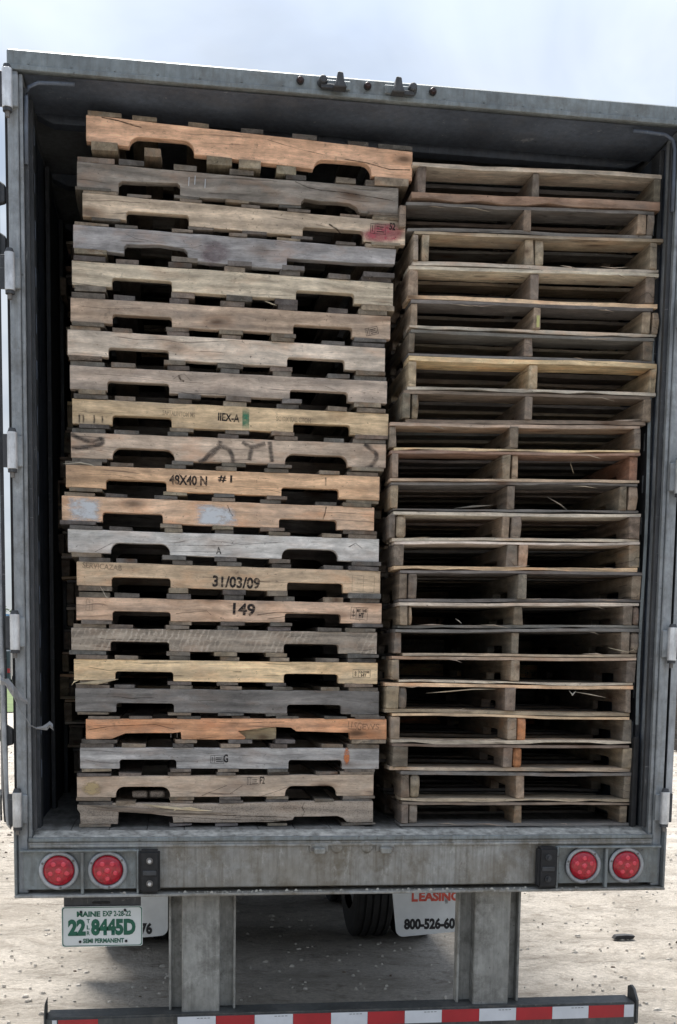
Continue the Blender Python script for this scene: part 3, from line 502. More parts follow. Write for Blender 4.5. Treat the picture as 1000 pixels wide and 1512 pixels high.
# tail light boxes: raised frames around recessed panels
for s in (-1, 1):
    x_in, x_out, x_mid = s*.846, s*1.284, s*1.052
    a, b = sorted((x_in, x_out))
    P('light_box_panel', MB().box(a+.01, b-.003, -.006, -.0007, -.196, -.048), galv, 0)
    mb = MB(); r = .02
    pts = [(x_in, -.018, -.205), (x_in, -.018, -.062), (x_in+s*.006, -.018, -.048), (x_in+s*.02, -.018, -.042), (x_out, -.018, -.042)]
    fr = MB(); fr.box(min(a, b)-0.0, max(a, b), -.034, -.0065, -.0475, -.0395); 
    P('light_box_frame', fr, galv, .002)
    c0, c1 = sorted((x_in, x_in-s*.0085)); P('light_box_frame', MB().box(c0, c1, -.034, -.0065, -.2125, -.040), galv, .002)
    P('light_box_divider', MB().box(x_mid-.006, x_mid+.006, -.030, -.0065, -.2125, -.048), galv, .002)
    for cx in (s*.957, s*1.141):
        c = (cx, -.007, -.121)
        tl = P('tail_light', MB().cyl((cx, -.0068, -.121), .0745, -.010, 'Y', 40), rubber, .002)
        rg = MB(); n = 48; vs = []
        for (rr, yy) in ((.0755, -.017), (.0735, -.022), (.0625, -.0225), (.059, -.018), (.0585, -.012)):
            for i in range(n): q = 2*math.pi*i/n; vs.append((cx+rr*math.cos(q), yy, -.121+rr*math.sin(q)))
        rg.add(vs, [(k*n+i, k*n+(i+1) % n, (k+1)*n+(i+1) % n, (k+1)*n+i) for k in range(4) for i in range(n)]); rg.build('bezel', fadedm, tl, smooth=True)
        ln = MB(); vs = [(cx, -.034, -.121)]
        rings = ((.02, -.0335), (.04, -.031), (.052, -.027), (.0575, -.018))
        for (rr, yy) in rings:
            for i in range(n): q = 2*math.pi*i/n; vs.append((cx+rr*math.cos(q), yy, -.121+rr*math.sin(q)))
        ln.add(vs, [(0, 1+i, 1+(i+1) % n) for i in range(n)]+[(1+k*n+i, 1+k*n+(i+1) % n, 1+(k+1)*n+(i+1) % n, 1+(k+1)*n+i) for k in range(3) for i in range(n)]); ln.build('lens', lens_red, tl, smooth=True)
        for q in range(6):
            an = q*math.pi*2/5+.3*s; rr = .031 if q < 5 else 0
            MB().cyl((cx+rr*math.cos(an), -.030 if q < 5 else -.0335, -.121+rr*math.sin(an)), .0115, -.004, 'Y', 12, .007).build('led', led_red, tl, smooth=False)
        for q in range(3):
            an = math.radians(35+q*120+ (10 if s > 0 else 0)); MB().cyl((cx+.067*math.cos(an), -.0222, -.121+.067*math.sin(an)), .005, -.003, 'Y', 8, .0035).build('screw', boltm, tl)
    # rubber dock bumper
    d = P('dock_bumper', MB().box(s*.796-.040, s*.796+.040, -.055, -.0008, -.205, -.040), rubber, .009, seg=2)
    for zz in (-.080, -.168):
        MB().cyl((s*.796, -.0555, zz), .013, -.006, 'Y', 14).build('washer', boltm if s < 0 else darkm, d); MB().cyl((s*.796, -.0617, zz), .007, -.010, 'Y', 6).build('bolt', hingem if s < 0 else darkm, d)
    MB().box(s*.796-.026, s*.796+.026, -.060, -.0553, -.137, -.118).build('worn_patch', darkm, d, .002)
# lock keepers on sill and header
for s in (-1, 1):
    x = s*.133
    k = P('lock_keeper', MB().box(x-.036, x+.036, -.012, -.0008, -.060, -.028), sillm, .003)
    MB().prism([(x-.020, -.062), (x+.020, -.062), (x+.024, -.038), (x-.024, -.038)], -.045, -.0125).build('keeper_block', legm, k, .004)
    MB().cyl((x+s*.028, -.0125, -.045), .008, -.006, 'Y', 8).build('bolt', boltm, k)
    MB().cyl((x-s*.072, -.0005, -.040), .027, -.006, 'Y', 20, .020).build('weld_scar', sillm, k, .001)
for x, kx in ((-.100, -1), (.118, 1)):
    z = 2.842
    k = P('header_keeper', MB().box(x-.045, x+.045, -.018, -.0085, 2.800, 2.832), galv, .003)
    MB().prism([(x-.026, 2.790), (x+.026, 2.790), (x+.015, 2.812), (x+.010, 2.842), (x-.009, 2.844), (x-.013, 2.815)], -.062, -.0185).build('cam_hook', darkm, k, .003)
    MB().cyl((x+kx*.060, -.0005, 2.824), .020, -.040, 'Y', 12, .014).build('pin', darkm, k, .003)
    MB().box(min(x, x+kx*.066), max(x, x+kx*.066), -.030, -.0188, 2.796, 2.812).build('strap', darkm, k, .002)
for x in (-.242, .010, .258):
    m_ = P('marker_light', MB().cyl((x, -.0005, 2.826), .014, -.010, 'Y', 18), rubber, .001)
    MB().cyl((x, -.0108, 2.826), .0125, -.009, 'Y', 18, .008).build('lens', marker_red, m_, .001)
# hinges
for s in (-1, 1):
    for z in (2.703, 2.077, 1.446, .785, .117):
        x = s*1.291
        h_ = P('hinge', MB().cyl((x, -.030, z-.066), .0185, .132, 'Z', 20), hingem, .001, smooth=False)
        MB().cyl((x, -.030, z+.0662), .0165, .014, 'Z', 16, .012).build('cap', darkm, h_); MB().cyl((x, -.030, z-.0662), .0165, -.012, 'Z', 16).build('cap', darkm, h_)
        MB().cyl((x, -.030, z-.0785), .008, -.018, 'Z', 8).build('pin', boltm, h_)
        a, b = sorted((x-s*.004, x-s*.036)); MB().box(a, b, -.022, -.0006, z-.055, z+.055).build('hinge_leaf', postm, h_, .003)
        a, b = sorted((x+s*.004, x+s*.034)); MB().box(a, b, -.028, -.018, z-.06, z+.06).build('hinge_strap', darkm, h_, .002)
# doors, swung right round against the sides
def door(s, dirx, diry, x0, y0, wdt=1.22):
    d = Vector((dirx, diry, 0)).normalized(); n = Vector((-d.y, d.x, 0))*(-1)   # n towards +x
    M = Matrix(((d.x, n.x, 0, x0), (d.y, n.y, 0, y0), (0, 0, 1, 0), (0, 0, 0, 1)))
    def bx(name, a0, a1, b0, b1, z0, z1, mat, par, bev=.003):
        mb = MB().box(a0, a1, b0, b1, z0, z1); mb.v = [tuple(M @ Vector(v)) for v in mb.v]; return mb.build(name, mat, par, bev)
    th = .015 if s > 0 else .009
    dr = bx('rear_door', 0, wdt, -th, th, .06, 2.83, darkm, T)
    bx('edge_trim', -.004, -.0005, -th+.001, th-.001, .065, 2.82, fadedm if s > 0 else darkm, dr, .001)
    sd_ = -1
    for a in (.30, .80):
        mb = MB().tube([M @ Vector((a, sd_*.034, .02)), M @ Vector((a, sd_*.034, 1.4)), M @ Vector((a, sd_*.034, 2.84))], .013, 10); rod = mb.build('lock_rod', fadedm, dr, smooth=True)
        for z in (.35, 1.1, 1.9, 2.55): bx('rod_bracket', a-.03, a+.03, min(sd_*.0155, sd_*.05), max(sd_*.0155, sd_*.05), z, z+.05, darkm, dr, .004)
    for z in (2.703, 2.077, 1.446, .785, .117): bx('door_hinge_strap', -.0, .20, min(sd_*.0155, sd_*.022), max(sd_*.0155, sd_*.022), z-.05, z+.05, darkm, dr, .002)
    return dr
ld = door(-1, -.150, .99, -1.340, .03)
door(1, .05, 1, 1.331, .03)
# curved hold-back rod with a hook on the left door, hardware lumps in the gap
mb = MB().tube([(-1.352, .0, 1.95), (-1.349, -.004, 1.5), (-1.345, -.008, .9), (-1.338, -.01, .4), (-1.330, -.012, .10), (-1.326, -.014, .06), (-1.318, -.014, .045), (-1.311, -.014, .06), (-1.310, -.014, .085)], .0085, 8); mb.build('holdback_rod', fadedm, ld, smooth=True)
for z0, z1 in ((2.34, 2.40), (2.10, 2.22), (.36, .42)): P('gap_bracket', MB().prism([(-1.342, z0-.01), (-1.311, z0), (-1.311, z1), (-1.342, z1+.02)], .035, .06), darkm, .004)
# underride guard
for s in (-1, 1):
    g = P('guard_leg', MB().box(s*.597-.075, s*.597+.075, .035, .10, -.722, -.2245), legm, .004)
    MB().box(s*.590-.133, s*.590+.133, .1005, .115, -.708, -.2245).build('backing_plate', legm, g, .002)
    for q in (-1, 1):
        xx = s*.590+q*.133; a, b = sorted((xx, xx-q*.010)); MB().box(a, b, .06, .1, -.708, -.2245).build('leg_flange', legm, g, .002)
        MB().cyl((s*.597+q*.105, .07, -.2245), .014, -.012, 'Z', 6).build('bolt', boltm, g)
gb = P('guard_bar', MB().box(-1.200, 1.218, .0, .118, -.812, -.7085), barm, .007, seg=2)
MB().prism([(-1.2065, -.80), (-1.2005, -.80), (-1.2005, -.655), (-1.2025, -.652), (-1.2065, -.70)], .0, .10).build('end_gusset', barm, gb, .001)
MB().add([(1.2185, y, z) for y, z in ((0, -.80), (.1, -.80), (.1, -.665), (.07, -.652), (.04, -.66), (0, -.70))]+[(1.229, y, z) for y, z in ((0, -.80), (.1, -.80), (.1, -.665), (.07, -.652), (.04, -.66), (0, -.70))], [(0, 1, 2, 3, 4, 5), (11, 10, 9, 8, 7, 6)]+[(i, i+6, (i+1) % 6+6, (i+1) % 6) for i in range(6)]).build('end_gusset', barm, gb, .001)
edges = [(-1.175, -1.156, 'w'), (-1.152, -.998, 'r'), (-.689, -.5375, 'w'), (-.5375, -.383, 'r'), (-.383, -.2285, 'w'), (-.2285, -.0745, 'r'), (-.0745, .0755, 'w'), (.0755, .229, 'r'), (.229, .384, 'w'), (.384, .541, 'r'), (.541, .698, 'w'), (.698, .853, 'r'), (.853, 1.010, 'w'), (1.010, 1.165, 'r'), (1.165, 1.208, 'w')]
for k, (a, b, c) in enumerate(edges):
    dz = -.0008*k/3
    tp = MB().box(a+.0006, b-.0006, -.0022, -.0004, -.770, -.7175).build('reflective_tape', red_tape if c == 'r' else white_tape, gb)
    if c == 'w' and b-a > .1:
        for q in range(4): MB().box(b-.075+q*.014, b-.075+q*.014+.010, -.0029, -.0024, -.7255, -.7235).build('print_dash', ink_black, tp)
# licence plate
lp = P('plate_holder', MB().box(-1.128, -.832, .030, .05, -.290, -.2245), darkm, .003); MB().box(-1.02, -.95, .0255, .0295, -.262, -.254).build('holder_slot', rubber, lp, .002)
pl = MB(); n = 5; poly = []
for (cx, cz, a0) in ((-.835, -.281, 0), (-1.126, -.281, 90), (-1.126, -.421, 180), (-.835, -.421, 270)):
    sx_ = .010
    for i in range(n): a = math.radians(a0+90*i/(n-1)); poly.append((cx+(0.0)+sx_*math.cos(a), cz+sx_*math.sin(a)))
pl.prism(poly, .020, .0225); plate = P('licence_plate', pl, plate_white, .0)
# green border
bd = MB(); m_ = len(poly); ccx, ccz = -.9805, -.351
inn = [(ccx+(x-ccx)*.965, ccz+(z-ccz)*.935) for x, z in poly]; in2 = [(ccx+(x-ccx)*.985, ccz+(z-ccz)*.972) for x, z in poly]
bd.add([(x, .0192, z) for x, z in in2]+[(x, .0192, z) for x, z in inn], [(i, (i+1) % m_, (i+1) % m_+m_, i+m_) for i in range(m_)]); bd.build('plate_border', ink_green, plate)
def ptext(s, x, z, h, wd, mat=ink_green, y=.0188, bold=.02, name='lettering', par=None): return put(name, text_mesh(s, h, mat, bold=bold, width=wd), par or plate, (x, y, z))
ptext('MAINE', -1.078, -.3010, .022, .090, bold=.045); ptext('EXP 2-28-22', -.978, -.3000, .022, .108, bold=.03)
ptext('22', -1.112, -.354, .066, .068, bold=.06); ptext('8445D', -1.024, -.354, .066, .172, bold=.06)
for c_, z in (('T', -.329), ('L', -.3535), ('R', -.377)): ptext(c_, -1.040, z, .0165, .0115, bold=.02)
ptext('SEMI PERMANENT', -1.055, -.4075, .0185, .158, bold=.04)
for x, z in ((-1.066, -.4105), (-.889, -.4105), (-1.062, -.292), (-.893, -.287)): MB().cyl((x, .0195, z), .0055, -.003, 'Y', 10).build('plate_bolt', ink_black, plate)
# running gear
P('chassis_rail', MB().box(-.55, -.42, 1.6, 6.2, -.50, -.152), darkm, .004); P('chassis_rail', MB().box(.42, .55, 1.6, 6.2, -.50, -.152), darkm, .004)
for k in range(26): y = .45+k*.5; P('cross_member', MB().box(-1.24, 1.24, y, y+.05, -.149, -.031), darkm, 0)
TR = .505
def tyre(x0, y, wd, side):
    n = 56; prof = []
    g = [0, .004, .018, .022]  # tread profile with grooves
    zs_ = [(-.5, .30), (-.5, TR-.05), (-.47, TR-.015), (-.42, TR)]
    for q in range(4):
        c = -.30+q*.20; zs_ += [(c-.03, TR), (c-.025, TR-.014), (c+.025, TR-.014), (c+.03, TR)]
    zs_ += [(.42, TR), (.47, TR-.015), (.5, TR-.05), (.5, .30)]
    mb = MB(); vs = []
    for (u, r) in zs_:
        for i in range(n): a = 2*math.pi*i/n; vs.append((x0+u*wd, y+r*math.cos(a), GZ+TR+r*math.sin(a)))
    m = len(zs_); mb.add(vs, [(k*n+i, k*n+(i+1) % n, (k+1)*n+(i+1) % n, (k+1)*n+i) for k in range(m-1) for i in range(n)])
    return mb
for y in (3.95, 5.2):
    P('axle', MB().cyl((-.95, y, GZ+TR), .065, 1.9, 'X', 20), darkm, 0)
    for s in (-1, 1):
        P('air_spring', MB().cyl((s*.48, y+.25, GZ+TR+.05), .12, .34, 'Z', 20), rubber, .01)
        for x in (.725, 1.065):
            wname = P('wheel', MB().cyl((s*x-.09, y, GZ+TR), .295, .18, 'X', 28, .295), fadedm, .004)
            tyre(s*x, y, .27, s).build('tyre', tyrem, wname, smooth=False)
            MB().cyl((s*x-.11, y, GZ+TR), .11, .22, 'X', 16).build('hub', darkm, wname)
# mud flaps
for s in (-1, 1):
    x0, x1 = (.724, 1.30) if s > 0 else (-1.318, -.742)
    r = .05; poly = [(x0-(.05 if s > 0 else 0), -.35), (x1, -.35)]
    for (cx, cz, a0) in ((x1-r, -1.085+r, 0), (x0+r+(.03 if s > 0 else 0), -1.12+r, -90)):
        for i in range(6): a = math.radians(a0-90*i/5); poly.append((cx+r*math.cos(a), cz+r*math.sin(a)))
    yy = 2.9; f = P('mud_flap', MB().prism(poly, yy, yy+.012), white_flap, .0)
    if s > 0: t0 = .826
    else: t0 = -1.24
    if s > 0: put('lettering', text_mesh('L', .085, ink_red, bold=.03, width=.042), f, (t0+.03, yy-.0015, -.842))
    put('lettering', text_mesh('EASING' if s > 0 else 'LEASING', .066, ink_red, bold=.05, width=.275), f, (t0+.080 if s > 0 else -1.27, yy-.0015, -.850))
    put('lettering', text_mesh('800-526-6076', .078, ink_black, bold=.055, width=.42), f, (t0-.018 if s > 0 else -1.262, yy-.0015, -1.035))
    put('smudge', MB().ribbon([(x0+.3, -.80), (x0+.36, -.84), (x0+.37, -.90)], .02, yy-.001).mesh('smudge', INK['faint']), f)
# grit lying on the sill flange
gr = MB()
for k in range(170):
    x = random.choice([R(-.95, -.35), R(-.9, .95), R(.38, .8), R(-.5, .5)]); r = random.choice([.0015, .002, .002, .003, .003, .004, .0065]); y = R(-.030, -.006); z = -.2130
    if abs(abs(x)-.796) < .05: continue
    gr.add([(x+dx*r*R(.7, 1.3), y+dy*r*.8, z+dz*r) for dx, dy, dz in ((-1, -1, 0), (1, -1, 0), (1, 1, 0), (-1, 1, 0), (-.5, -.4, 1.1), (.6, -.5, .9), (.5, .5, 1.2), (-.5, .5, .8))], [(0, 1, 5, 4), (1, 2, 6, 5), (2, 3, 7, 6), (3, 0, 4, 7), (4, 5, 6, 7)])
tag(gr.build('grit', simple('sill_grit', (.36, .34, .29), .9, .45, sc=80)), kind='stuff')
# torn plastic film tied to the left post
def strip(pts, mb):
    vs = []
    for i, (x, y, z, wv) in enumerate(pts): vs += [(x+R(-.003, .003), y-R(0, .006), z+wv/2), (x+R(-.003, .003), y-R(.004, .012), z), (x+R(-.003, .003), y, z-wv/2)]
    mb.add(vs, [(3*i+k, 3*i+k+1, 3*i+4+k, 3*i+3+k) for i in range(len(pts)-1) for k in (0, 1)])
fs = empty('film_strip', (-1.30, -.05, .58)); tag(fs, 'torn grey plastic film strip knotted across the left door post', 'plastic strip')
mb = MB(); strip([(-1.40, .2, .64, .02), (-1.37, .05, .625, .03), (-1.342, -.045, .605, .038), (-1.325, -.052, .600, .022), (-1.31, -.055, .59, .046), (-1.295, -.055, .568, .050), (-1.278, -.028, .548, .034), (-1.262, -.022, .535, .018), (-1.250, -.012, .525, .022)], mb); a_ = mb.build('band', plastic_film, None); a_.data.transform(Matrix.Translation((1.30, .05, -.58))); a_.parent = fs
mb = MB(); strip([(-1.298, -.030, .55, .018), (-1.282, -.022, .505, .009), (-1.262, -.018, .47, .005), (-1.240, -.010, .438, .006), (-1.222, .0, .425, .008), (-1.20, .01, .425, .014), (-1.182, .01, .430, .026), (-1.172, .01, .440, .024), (-1.158, .01, .428, .026)], mb); b_ = mb.build('tail', plastic_film, None); b_.data.transform(Matrix.Translation((1.30, .05, -.58))); b_.parent = fs

# ------------------------------------------------------------------ pallets
YL, YR = .14, .11
DL, DR = 1.016, 1.219
_bc = {}
def board_mesh(Lg, wd, th, var, chip=False):
    """a plank: length along x from 0, width along y from 0, top at z = 0, slightly warped and with uneven edges"""
    key = (round(Lg, 3), round(wd, 3), round(th, 4), var)
    if key in _bc: return _bc[key]
    rs = random.Random(hash(key) & 0xffff); n = 11; vs = []
    w0, w1 = rs.uniform(-.003, .003), rs.uniform(-.0035, .0035)
    for i in range(n+1):
        t = i/n; x = Lg*t; wz = w0*math.sin(math.pi*t)+w1*math.sin(2*math.pi*t); e = .003 if 0 < i < n else .005
        y0 = rs.uniform(0, e*1.6); y1 = wd-rs.uniform(0, e*1.6); tz = rs.uniform(-.0022, .0006); bz = rs.uniform(-.0004, .0028)
        if chip and rs.random() < .35: bz += th*.35
        xx = x+(rs.uniform(-.003, .003) if i in (0, n) else 0)
        vs += [(xx, y0, wz+tz), (xx, y1, wz-tz*.4), (xx, y1, wz-th-bz*.3), (xx, y0, wz-th+bz)]
    fs = [(4*i+k, 4*i+4+k, 4*i+4+(k+1) % 4, 4*i+(k+1) % 4) for i in range(n) for k in range(4)]+[(0, 1, 2, 3), tuple(4*n+k for k in (3, 2, 1, 0))]
    _bc[key] = MB().add(vs, fs).mesh('board', wood); return _bc[key]
def arc(cx, cz, r, a0, a1, n=4): return [(cx+r*math.cos(math.radians(a0+(a1-a0)*i/n)), cz+r*math.sin(math.radians(a0+(a1-a0)*i/n))) for i in range(n+1)]
def rough(poly, amp=.0009, step=.07, seed=0):
    rs = random.Random(seed); out = []
    for (a, b) in zip(poly, poly[1:]+poly[:1]):
        out.append(a); d = math.dist(a, b); n = int(d/step)
        for i in range(1, n): out.append((a[0]+(b[0]-a[0])*i/n, a[1]+(b[1]-a[1])*i/n+rs.uniform(-amp, amp)))
    return out
def stringer_poly(x0, zt0, x1, zt1, zb0, zb1, a, b, c, d, rd, seed):
    top = lambda x: zt0+(zt1-zt0)*(x-x0)/(x1-x0); bot = lambda x: zb0+(zb1-zb0)*(x-x0)/(x1-x0)
    r = (.011, .034, .040)[rd]; dep = (.036, .040, .040)[rd]
    pts = [(x0, top(x0)), (x1, top(x1)), (x1, bot(x1))]
    for (p, q) in ((c, d), (a, b)):
        pts.append((q, bot(q))); z = bot((p+q)/2)+dep; ang = math.degrees(math.atan2(bot(q)-bot(p), q-p))
        if rd: pts += arc(q-r, z-r+.002, r, 10, 90, 5); pts += arc(p+r, z-r+.002, r, 90, 170, 5)
        else: pts += arc(q-r, z-r, r, 0, 90, 3); pts += arc(p+r, z-r, r, 90, 180, 3)
        pts.append((p, bot(p)))
    pts.append((x0, bot(x0)))
    return rough(pts, .0011, .07, seed)

WOODS = [(.72, .47, .325), (.26, .24, .215), (.54, .45, .35), (.31, .31, .32), (.54, .48, .38), (.42, .33, .255), (.60, .53, .45), (.47, .40, .34), (.58, .455, .30), (.50, .41, .33),
         (.70, .48, .31), (.66, .47, .33), (.50, .50, .49), (.48, .375, .265), (.52, .38, .28), (.28, .245, .205), (.80, .62, .39), (.175, .17, .165), (.64, .35, .20), (.32, .32, .32), (.43, .35, .275), (.34, .285, .235)]
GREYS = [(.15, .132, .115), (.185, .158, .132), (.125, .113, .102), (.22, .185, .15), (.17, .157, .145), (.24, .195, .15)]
LLAB = ['fresh orange tan pallet on top of the left stack, thick bottom blocks', 'weathered grey pallet with three staples, under the orange top pallet', 'beige pallet with a red spray patch and stamp at its right end',
 'blue grey pallet with a faint purple stain and broken right notch', 'pale beige pallet under the blue grey purple-stained one', 'brown beige pallet with a small tilted stamp near its right end', 'very pale whitish pallet directly under the brown one with the tilted stamp',
 'grey beige pallet with a dark knot, above the green-striped pallet', 'yellow tan pallet with a green vertical paint stripe and tally marks', 'beige pallet covered in black spray graffiti strokes', 'orange tan pallet stencilled 48X40 N # I', 'tan pallet with two white paint smears',
 'light grey weathered pallet marked with a single letter A', 'tan pallet stamped 31/03/09 in black', 'reddish tan cracked pallet marked 149 with an HT stamp', 'rough sawn grey brown pallet with diagonal saw marks', 'pale yellow pallet with a boxed HT stamp at right',
 'dark grey pallet directly beneath the pale yellow HT pallet', 'bright orange broken pallet with a splintered stringer and pale patch', 'cool grey pallet with an orange paint spot near its right end', 'beige pallet with a torn ochre patch at left and boxed stamp F2', 'crumbling brown pallet split along its top, lowest of the left stack']
def new_pallet(loc, label, group): o = empty('wooden_pallet', loc); tag(o, label, 'pallet', group); return o
left_roots = []
for i, (q, rd, poly) in enumerate(LEFT):
    x0, zt0, x1, zt1, zb0, zb1, a, b, c, d = q
    top = lambda x: zt0+(zt1-zt0)*(x-x0)/(x1-x0); bot = lambda x: zb0+(zb1-zb0)*(x-x0)/(x1-x0)
    # thickness of the boards from the gap to the pallets above and below
    if i < 21:
        n = LEFT[i+1][0]; gap = ((zb0+zb1)/2-(n[1]+n[3])/2)
    else: gap = .022+.024
    if i > 0: pz = LEFT[i-1][0]; gup = ((pz[4]+pz[5])/2-(zt0+zt1)/2)
    else: gup = .036
    tt = min(.020, max(.010, gup*.47)); tb = max(.010, gap-min(.020, max(.010, gap*.47))-.0015)
    if i == 21: tb = (zb0+zb1)/2-.0245
    zbase = (zb0+zb1)/2-tb; xc = (x0+x1)/2
    rt = new_pallet((xc, YL+DL/2, zbase), LLAB[i], 'pallets of the left stack seen side on'); left_roots.append(rt)
    pts = rough(poly, .0012, .06, i) if poly else stringer_poly(x0, zt0, x1, zt1, zb0, zb1, a, b, c, d, rd, i)
    loc = [(x-xc, z-zbase) for x, z in pts]
    gen = [(x-xc, z-zbase) for x, z in stringer_poly(x0, zt0, x1, zt1, zb0, zb1, a, b, c, d, rd, i+50)]
    wm = wood_sawn if i == 15 else wood_chip if i == 21 else wood
    yf = -DL/2
    lift = 1.24 if i in (5, 13, 14, 15, 19, 20, 21) else 1.14 if i not in (10, 11, 16) else 1.08
    fr = put('stringer', MB().prism(loc, 0, .038).mesh('stringer', wm, .0015), rt, (0, yf, 0), (WOODS[i][0]*lift*1.02, WOODS[i][1]*lift*.985, WOODS[i][2]*lift*.95))
    gm_ = MB().prism(gen, 0, .038).mesh('stringer', wood, .0015)
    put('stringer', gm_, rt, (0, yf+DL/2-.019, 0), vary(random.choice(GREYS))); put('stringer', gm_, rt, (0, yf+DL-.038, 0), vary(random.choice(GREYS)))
    if i == 18: put('repair_block', MB().box(-.452-xc, -.292-xc, .0385, .078, .375-zbase, .4245-zbase).mesh('repair_block', wood, .002), rt, (0, yf, 0), (.46, .40, .27))
    if i == 0:   # blocks between the top pallet and the next
        pass
    for k in range(7):                                                  # top deck boards, seen end on
        wd = R(.120, .142) if k in (0, 6) else R(.080, .102)
        cx = x0+.068 if k == 0 else x1-.068 if k == 6 else x0+(x1-x0)*k/6+R(-.012, .012)
        m = board_mesh(DL, wd, tt, k % 5+random.randint(0, 2)*5)
        off = R(-.006, .005)
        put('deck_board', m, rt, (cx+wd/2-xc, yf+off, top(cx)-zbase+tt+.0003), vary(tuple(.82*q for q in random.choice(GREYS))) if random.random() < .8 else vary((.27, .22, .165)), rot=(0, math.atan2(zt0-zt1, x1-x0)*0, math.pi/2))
    fr_ = [(.055, .14), (.335, .10), (.5, .10), (.665, .10), (.945, .14)]
    if i == 0: fr_ = [(.045, .105), (.20, .08), (.39, .10), (.50, .10), (.60, .09), (.945, .14)]
    if i == 2 or i == 7: fr_ = [(.06, .12), (.36, .10), (.52, .10), (.68, .09), (.93, .13)]
    for k, (t, wd) in enumerate(fr_):
        wd *= R(.86, 1.04); cx = x0+(x1-x0)*(t+R(-.012, .012)); t_ = tb if i == 0 else tb
        m = board_mesh(DL, wd, t_-.001, k % 5+random.randint(0, 2)*5+20, chip=(i == 21))
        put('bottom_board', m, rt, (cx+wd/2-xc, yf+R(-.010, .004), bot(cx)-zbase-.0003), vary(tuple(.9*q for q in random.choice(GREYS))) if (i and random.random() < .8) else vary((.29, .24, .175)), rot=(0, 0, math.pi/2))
    rt['_z'] = zbase; rt['_f'] = 0
    # marks
    for (pi, kind, txt, mx0, mz0, mx1, mz1, h) in MARKS:
        if pi != i: continue
        ang = math.atan2(mz1-mz0, mx1-mx0); wdt = math.hypot(mx1-mx0, mz1-mz0); p0 = (mx0-xc, -.0012, mz0-zbase); rot = (0, -ang, 0)
        def quad(name, ink, y=-.0009): 
            mb = MB(); mb.uv = [(0, 0), (1, 0), (1, 1), (0, 1)]; mb.add([(0, y+.0012, -h/2), (wdt, y+.0012, -h/2), (wdt, y+.0012, h/2), (0, y+.0012, h/2)], [(0, 1, 2, 3)]); return put(name, mb.mesh(name, INK[ink]), fr, p0, rot=rot)
        def boxlines(w_, h_, bars, ink, x=0, t=.0016):
            mb = MB()
            for (xa, xb, za, zb) in [(0, w_, -h_/2, -h_/2+t), (0, w_, h_/2-t, h_/2), (0, t, -h_/2+t, h_/2-t), (w_-t, w_, -h_/2+t, h_/2-t)]+bars: mb.add([(x+xa, 0, za), (x+xb, 0, za), (x+xb, 0, zb), (x+xa, 0, zb)], [(0, 1, 2, 3)])
            return put('stamp', mb.mesh('stamp', INK[ink]), fr, p0, rot=rot)
        if kind == 'text': put('lettering', text_mesh(txt, h*1.12, INK['text'], bold=.032, width=wdt), fr, p0, rot=rot)
        elif kind == 'faint': put('lettering', text_mesh(txt, h, INK['faint'], bold=.02, width=wdt), fr, p0, rot=rot)
        elif kind == 'staple': put('staple', MB().box(-.0012, .0012, -.001, .002, -h*6, h*6).mesh('staple', hingem), fr, (mx0-xc, -.0012, (mz0+mz1)/2-zbase), rot=(0, .05, 0))
        elif kind == 'stroke': put('ink_line', MB().ribbon([(mx0-xc, mz0-zbase), ((mx0+mx1)/2-xc+.001, (mz0+mz1)/2-zbase), (mx1-xc, mz1-zbase)], h*1.6, -.001).mesh('ink_line', INK['spray']), fr)
        elif kind == 'green': quad('paint_stripe', 'green').rotation_euler = (0, 0, 0)
        elif kind in ('spray_red', 'white', 'orange', 'purple', 'ochre'): quad('paint_mark', kind, -.0005)
        elif kind == 'stampbox':
            boxlines(wdt, h, [(wdt*.28, wdt*.28+.0015, -h/2, h/2), (wdt*.40, wdt*.85, h*.16, h*.26), (wdt*.40, wdt*.78, -h*.05, h*.03), (wdt*.42, wdt*.9, -h*.30, -h*.20), (wdt*.12, wdt*.16, -h*.3, h*.3)], 'stamp')
        elif kind == 'faintbox': boxlines(wdt, h, [(wdt*.5, wdt*.5+.0015, -h/2, h/2), (wdt*.1, wdt*.9, 0, .0015), (wdt*.2, wdt*.8, h*.25, h*.25+.0015)], 'faint')
        elif kind in ('stamp_ht', 'stamp_mx'):
            l1, l2 = txt.split('|'); xs = wdt*.32
            boxlines(wdt, h, [(xs, xs+.0012, -h/2, h/2), (xs*.45, xs*.55, -h*.32, h*.30), (xs*.25, xs*.75, h*.05, h*.11), (xs*.2, xs*.8, -h*.2, -h*.14)], 'stamp', t=.0013)
            put('lettering', text_mesh(l1, h*.30, INK['text'], bold=.03, width=wdt*.58), fr, (p0[0]+xs+.003, p0[1], p0[2]+h*.20)); put('lettering', text_mesh(l2, h*.40, INK['text'], bold=.05, width=wdt*.30), fr, (p0[0]+xs+wdt*.16, p0[1], p0[2]-h*.20))
    for (ci, cw_, cp) in CRACKS:
        if ci == i: put('crack', MB().ribbon([(x-xc, z-zbase) for x, z in cp], cw_*1.45, -.0008).mesh('crack', INK['crack']), fr)
    if i == 9:
        for g in GRAFFITI:
            pts_ = [Vector(p) for p in g]; sm = []
            for j in range(len(pts_)-1):
                for t in (0, .25, .5, .75):
                    p_1, p_2, p_3, p_4 = pts_[max(j-1, 0)], pts_[j], pts_[j+1], pts_[min(j+2, len(pts_)-1)]
                    sm.append(tuple(.5*((2*p_2)+(-p_1+p_3)*t+(2*p_1-5*p_2+4*p_3-p_4)*t*t+(-p_1+3*p_2-3*p_3+p_4)*t**3)))
            sm.append(tuple(pts_[-1]))
            put('spray_stroke', MB().ribbon([(x-xc, z-zbase) for x, z in sm], .024, -.0011).mesh('spray_stroke', INK['spray']), fr)
